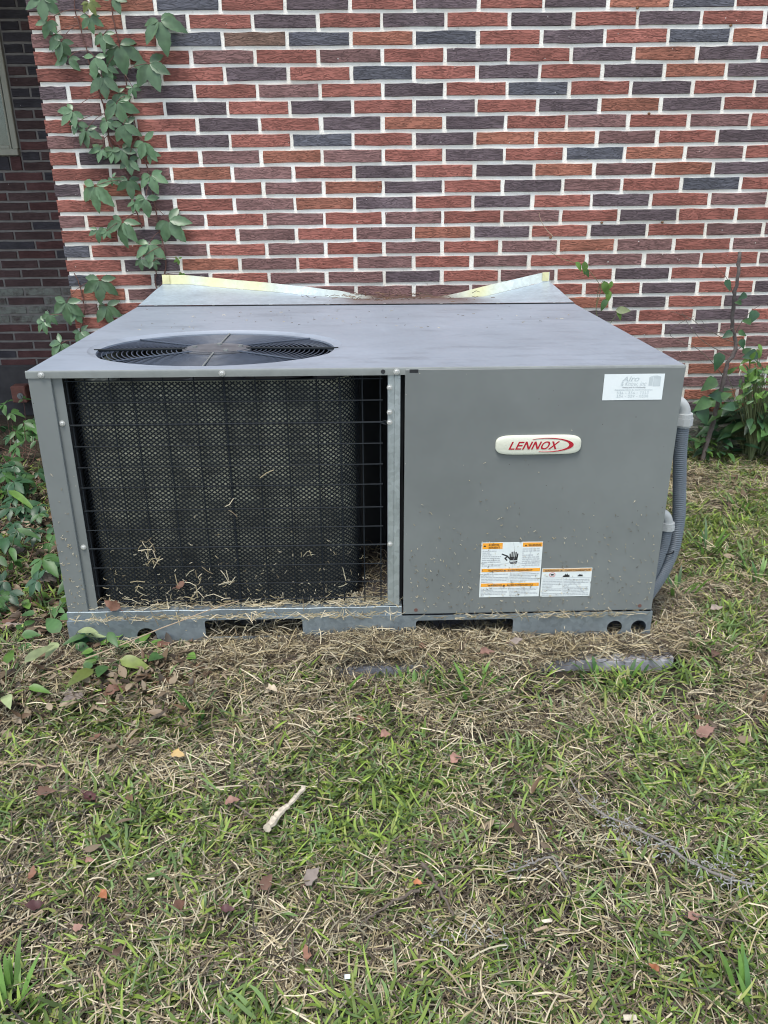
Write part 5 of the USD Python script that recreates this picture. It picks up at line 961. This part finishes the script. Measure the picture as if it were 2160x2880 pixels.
for a in (('pale yellow-orange fallen leaf on the lawn below the left part of the mesh', 499, 2119, 48, 'dead_yellow', -30), ('rounded brick-pink fallen leaf on the lawn below the centre of the panel', 1284, 2134, 42, 'dead_pink', 40, 0.75), ('pale pink crumpled leaf in the lawn at right', 1983, 2058, 48, 'dead_pink', 10, 0.7, 0.031, None, True),
    ('pink fallen leaf left of the bleached stick', 653, 2253, 42, 'dead_pink', 15), ('dull red upright leaf near the left edge of the lawn', 91, 2455, 38, 'dead_rust', 95), ('purplish brown leaf just below the dull red leaf', 98, 2542, 42, 'dead_maroon', 10), ('small orange-red leaf in the lower left lawn', 293, 2514, 32, 'dead_orange', 130, 0.75), ('round rust-brown leaf right of the orange-red leaf', 506, 2542, 30, 'dead_rust', 20, 0.85),
    ('dark maroon leaf right of the round rust leaf', 640, 2555, 38, 'dead_maroon', -10), ('small pale pink leaf below the orange-red leaf', 219, 2607, 26, 'dead_pink', 20, 0.7), ('dark brown leaf beside a pale straw in the lower left lawn', 330, 2676, 36, 'dead_brown', 70), ('dark maroon leaf in the green lawn at upper left', 252, 2240, 46, 'dead_maroon', 150), ('dark brown curled leaf near the left edge above the maroon leaf', 130, 2225, 46, 'dead_brown', 0),
    ('tan pink small leaf in the lawn above the orange-red leaf', 252, 2420, 26, 'dead_pink', 0), ('brownish pink leaf below the bleached stick', 750, 2481, 46, 'dead_brown', 60, 0.7), ('curled grey-brown leaf in the centre of the lawn', 878, 2466, 56, 'dead_grey', 55, 0.6), ('orange-pink leaf sliver right of centre', 1176, 2483, 30, 'dead_orange', -30), ('dark red-brown leaf in the lower centre', 863, 2679, 36, 'dead_rust', 100, 0.6),
    ('dull red leaf in the lower right lawn', 1952, 2577, 34, 'dead_pink', 10, 0.75), ('small orange leaf in the lower right lawn', 1839, 2720, 30, 'dead_orange', 130), ('large pale brown dead leaf in the litter at left', 204, 1956, 60, 'dead_grey', 170, 0.5, 0.031, None, True), ('reddish brown leaf right of the large pale dead leaf', 321, 1939, 52, 'dead_rust', 30), ('rust leaf in the straw in front of the left end of the pan', 460, 1813, 36, 'dead_rust', 20),
    ('small rust leaf in the grass above the yellow-orange leaf', 278, 2069, 24, 'dead_rust', 0), ('rust leaf in the straw below the middle post', 1124, 1783, 30, 'dead_orange', 75), ('pinkish rust leaf in the straw right of the middle post', 1189, 1822, 34, 'dead_rust', -15), ('pinkish brown leaf lying in straw before the panel', 1371, 1835, 46, 'dead_pink', 10), ('pale pointed dead leaf in the dry patch', 763, 1939, 38, 'dead_pale', 160, 0.6, 0.031, None, True),
    ('small rust leaf in the lawn below the middle post', 1015, 2022, 26, 'dead_rust', 0, 0.7), ('dull pink round leaf below the small rust leaf', 1085, 2069, 30, 'dead_pink', 0, 0.8), ('curled brown leaf in straw before the right slot', 1450, 1806, 40, 'dead_grey', 10), ('grey-brown leaf beside the pad corner at right', 2010, 1835, 40, 'dead_brown', 60), ('tan dead leaf in the grass right of the base pan', 2015, 1712, 34, 'dead_grey', 0),
    ('brown dead leaf on the shady ground by the lower corner post', 136, 1625, 44, 'dead_grey', 25, 0.6, 0.05, None, True), ('tan curled leaf beside the lower corner post', 163, 1590, 30, 'dead_grey', 80, 0.6, 0.05), ('pinkish tan leaves heap piece at the left edge mid height', 50, 1545, 40, 'dead_grey', 0, 0.6, 0.03), ('brown leaf in the litter under the round-leaved seedling', 25, 1745, 36, 'dead_brown', 20), ('tan strip of leaf at the left edge below the post foot', 40, 1757, 52, 'dead_grey', 5, 0.3)):
    dead_leaf(*a)
lo = loc(508, 1644, 1, 0.010); dead_leaf('brown dead leaf caught on the black guard above the left slot', 0, 0, 36, 'dead_rust', 35, 0.5, 0, lo)
lo = loc(315, 1700, 1, -0.002); dead_leaf('crumpled brown leaf on the ledge at the lower left of the guard', 0, 0, 48, 'dead_rust', 150, 0.6, 0, lo)
def stick(name, label, cat, pts, r, mat, lift=0.02, wob=0.002):
    P = [gpt(u, v, lift) for u, v in pts]; b = P[0].copy(); Q = smooth_path(np.array(P)-b, 18); Q += rng.normal(0, wob, Q.shape)*np.array([1, 1, 0.6]); mb = MB(); mb.tube(Q, np.linspace(r[0], r[1], 18)*(1+rng.normal(0, 0.14, 18)), 7)
    return tag(place(mb, np.eye(3), b).build(name, mat, smooth=mat != 'wood_bleached'), label, cat)
stick('stick', 'thick bleached stick with a ragged end lying in the dry lawn left of centre', 'stick', [(752, 2328), (785, 2290), (820, 2255), (856, 2215)], (0.0078, 0.0042), 'wood_bleached', 0.036, 0.0014)
stick('twig', 'pale straight twig lying at the left edge of the lawn', 'twig', [(-20, 2144), (90, 2152), (190, 2158)], (0.0035, 0.002), 'twig_tan')
stick('twig', 'pale horizontal twig lying left of the corner post foot', 'twig', [(8, 1762), (90, 1761), (182, 1760)], (0.0035, 0.0028), 'twig_tan', 0.03)
for lab, pts_, r, mat in (('grey lichen-covered branch lying across the right half of the lawn', [(1600, 2190), (1640, 2240), (1700, 2292), (1770, 2322), (1830, 2350), (1908, 2402), (1980, 2442), (2060, 2478), (2120, 2490)], (0.0018, 0.0030), 'twig_grey'), ('grey forked twig left of the lichen-covered branch', [(1420, 2455), (1490, 2430), (1552, 2412), (1575, 2440), (1590, 2470)], (0.0015, 0.0024), 'twig_grey'),
        ('dark thin twig slanting through the centre of the lawn', [(1010, 2600), (1090, 2545), (1180, 2500)], (0.0018, 0.0028), 'twig_dark'), ('dark twig right of the lawn centre', [(1190, 2430), (1240, 2510), (1275, 2580)], (0.0035, 0.002), 'twig_dark'), ('long tan straw stalk in the lower centre', [(1120, 2720), (1190, 2700), (1290, 2770), (1310, 2800)], (0.0014, 0.0014), 'twig_tan'), ('tan stalk in the lower left lawn', [(270, 2720), (290, 2780), (310, 2860)], (0.0018, 0.0014), 'twig_tan'), ('orange-tan stalk at the bottom right of centre', [(1690, 2890), (1700, 2830), (1718, 2795)], (0.002, 0.0014), 'twig_tan'),
        ('pale stalk slanting down at the left of the lawn', [(0, 2625), (60, 2590), (118, 2562)], (0.0016, 0.0014), 'twig_tan'), ('dark thin stem lying in the lower right lawn', [(1920, 2565), (1980, 2580), (2095, 2590)], (0.0014, 0.0014), 'twig_dark')):
    stick('twig', lab, 'twig', pts_, r, mat, 0.034)
# lichen tufts on the grey branch
br_ = MB(); b0 = gpt(1700, 2292, 0.02)
for u, v, n_ in ((1650, 2250, 10), (1715, 2300, 22), (1790, 2325, 16), (1765, 2360, 14), (1850, 2370, 12), (1870, 2395, 14), (1960, 2430, 18), (2040, 2430, 26), (2060, 2480, 30), (1470, 2440, 10), (1240, 2605, 10), (1330, 2610, 10), (1400, 2650, 8)):
    c = gpt(u, v, 0.036)-b0
    for k in range(n_):
        o_ = c+rng.normal(0, 1, 3)*[0.022, 0.012, 0.003]; d = rng.normal(0, 1, 3)*[0.008, 0.007, 0.003]; br_.tube(smooth_path([o_, o_+d*0.6+rng.normal(0, 0.003, 3), o_+d], 5), np.linspace(0.0014, 0.0005, 5), 4)
lt = place(br_, np.eye(3), b0); tag(lt.build('lichen', 'lichen_grey', smooth=True), 'pale grey lichen tufts scattered along the fallen branch at right', 'lichen', kind='stuff')
# long thin twig leaning from the ground up onto the base pan
ends = [gpt(80, 1915, 0.015), gpt(200, 1868, 0.035), gpt(330, 1818, 0.06), unit_world(loc(480, 1757, 1, -0.03)), unit_world(loc(600, 1712, 1, -0.012)), unit_world(loc(672, 1690, 1, 0.0))]
mb = MB(); mb.tube(smooth_path(ends, 30), np.linspace(0.0026, 0.0012, 30), 6); tag(mb.build('twig', 'twig_tan', smooth=True), 'long thin tan twig leaning from the ground onto the base pan at left', 'twig')
mb = MB(); mb.tube(smooth_path([at(1440+a/2.304, b/2.304, 1, -0.012-0.01*k) for k, (a, b) in enumerate(((175, 1380), (188, 1430), (225, 1490), (265, 1530)))], 14), np.linspace(0.0009, 0.0016, 14), 5); tag(mb.build('twig', 'twig_tan', smooth=True), 'short dry tendril clinging to the bricks above the right half of the lid', 'twig')
nests = MB()
for k, (a, b) in enumerate(((813, 52), (1418, 165), (888, 735), (582, 1443), (975, 1440), (250, 1540))):
    p = at(1440+a/2.304, b/2.304, 1, -0.004); s_ = trimesh.creation.icosphere(1, 0.0052); m_ = MB(); m_.add(s_.vertices*[1.2, 0.8, 0.9]+p, s_.faces)
    tag(m_.build('mud_dab', 'print_brown', smooth=True), ('small dark mud dab on the wall, uppermost at right of centre', 'small dark dab on the wall near the top right edge', 'dark dab on the joint in the middle right of the wall', 'dark dab on a joint right of the dry tendril', 'dark dab on a joint at far right above the sapling', 'dark dab at the foot of the dry tendril')[k], 'mud dab')
for lab, u, v, L, w, mat in (('white wood chip at the bottom right of centre', 1772, 2862, 0.020, 0.008, 'wood_bleached'), ('small white chip in the right half of the lawn', 1538, 2590, 0.018, 0.006, 'wood_bleached'), ('pale chip lying just below the small white chip', 1520, 2612, 0.026, 0.005, 'twig_tan'), ('tiny white paper scrap in the lower centre', 977, 2747, 0.009, 0.007, 'print_pale'), ('thin white chip standing in the lower left lawn', 424, 2472, 0.014, 0.004, 'wood_bleached')):
    p = gpt(u, v, 0.026); mb = MB(); mb.box((-L/2, -w/2, -0.0012), (L/2, w/2, 0.0012), 0.0006); a = q.uniform(-0.4, 0.4)
    tag(place(mb, rotz(a) @ rotx(0.3), p).build('chip', mat), lab, 'chip')
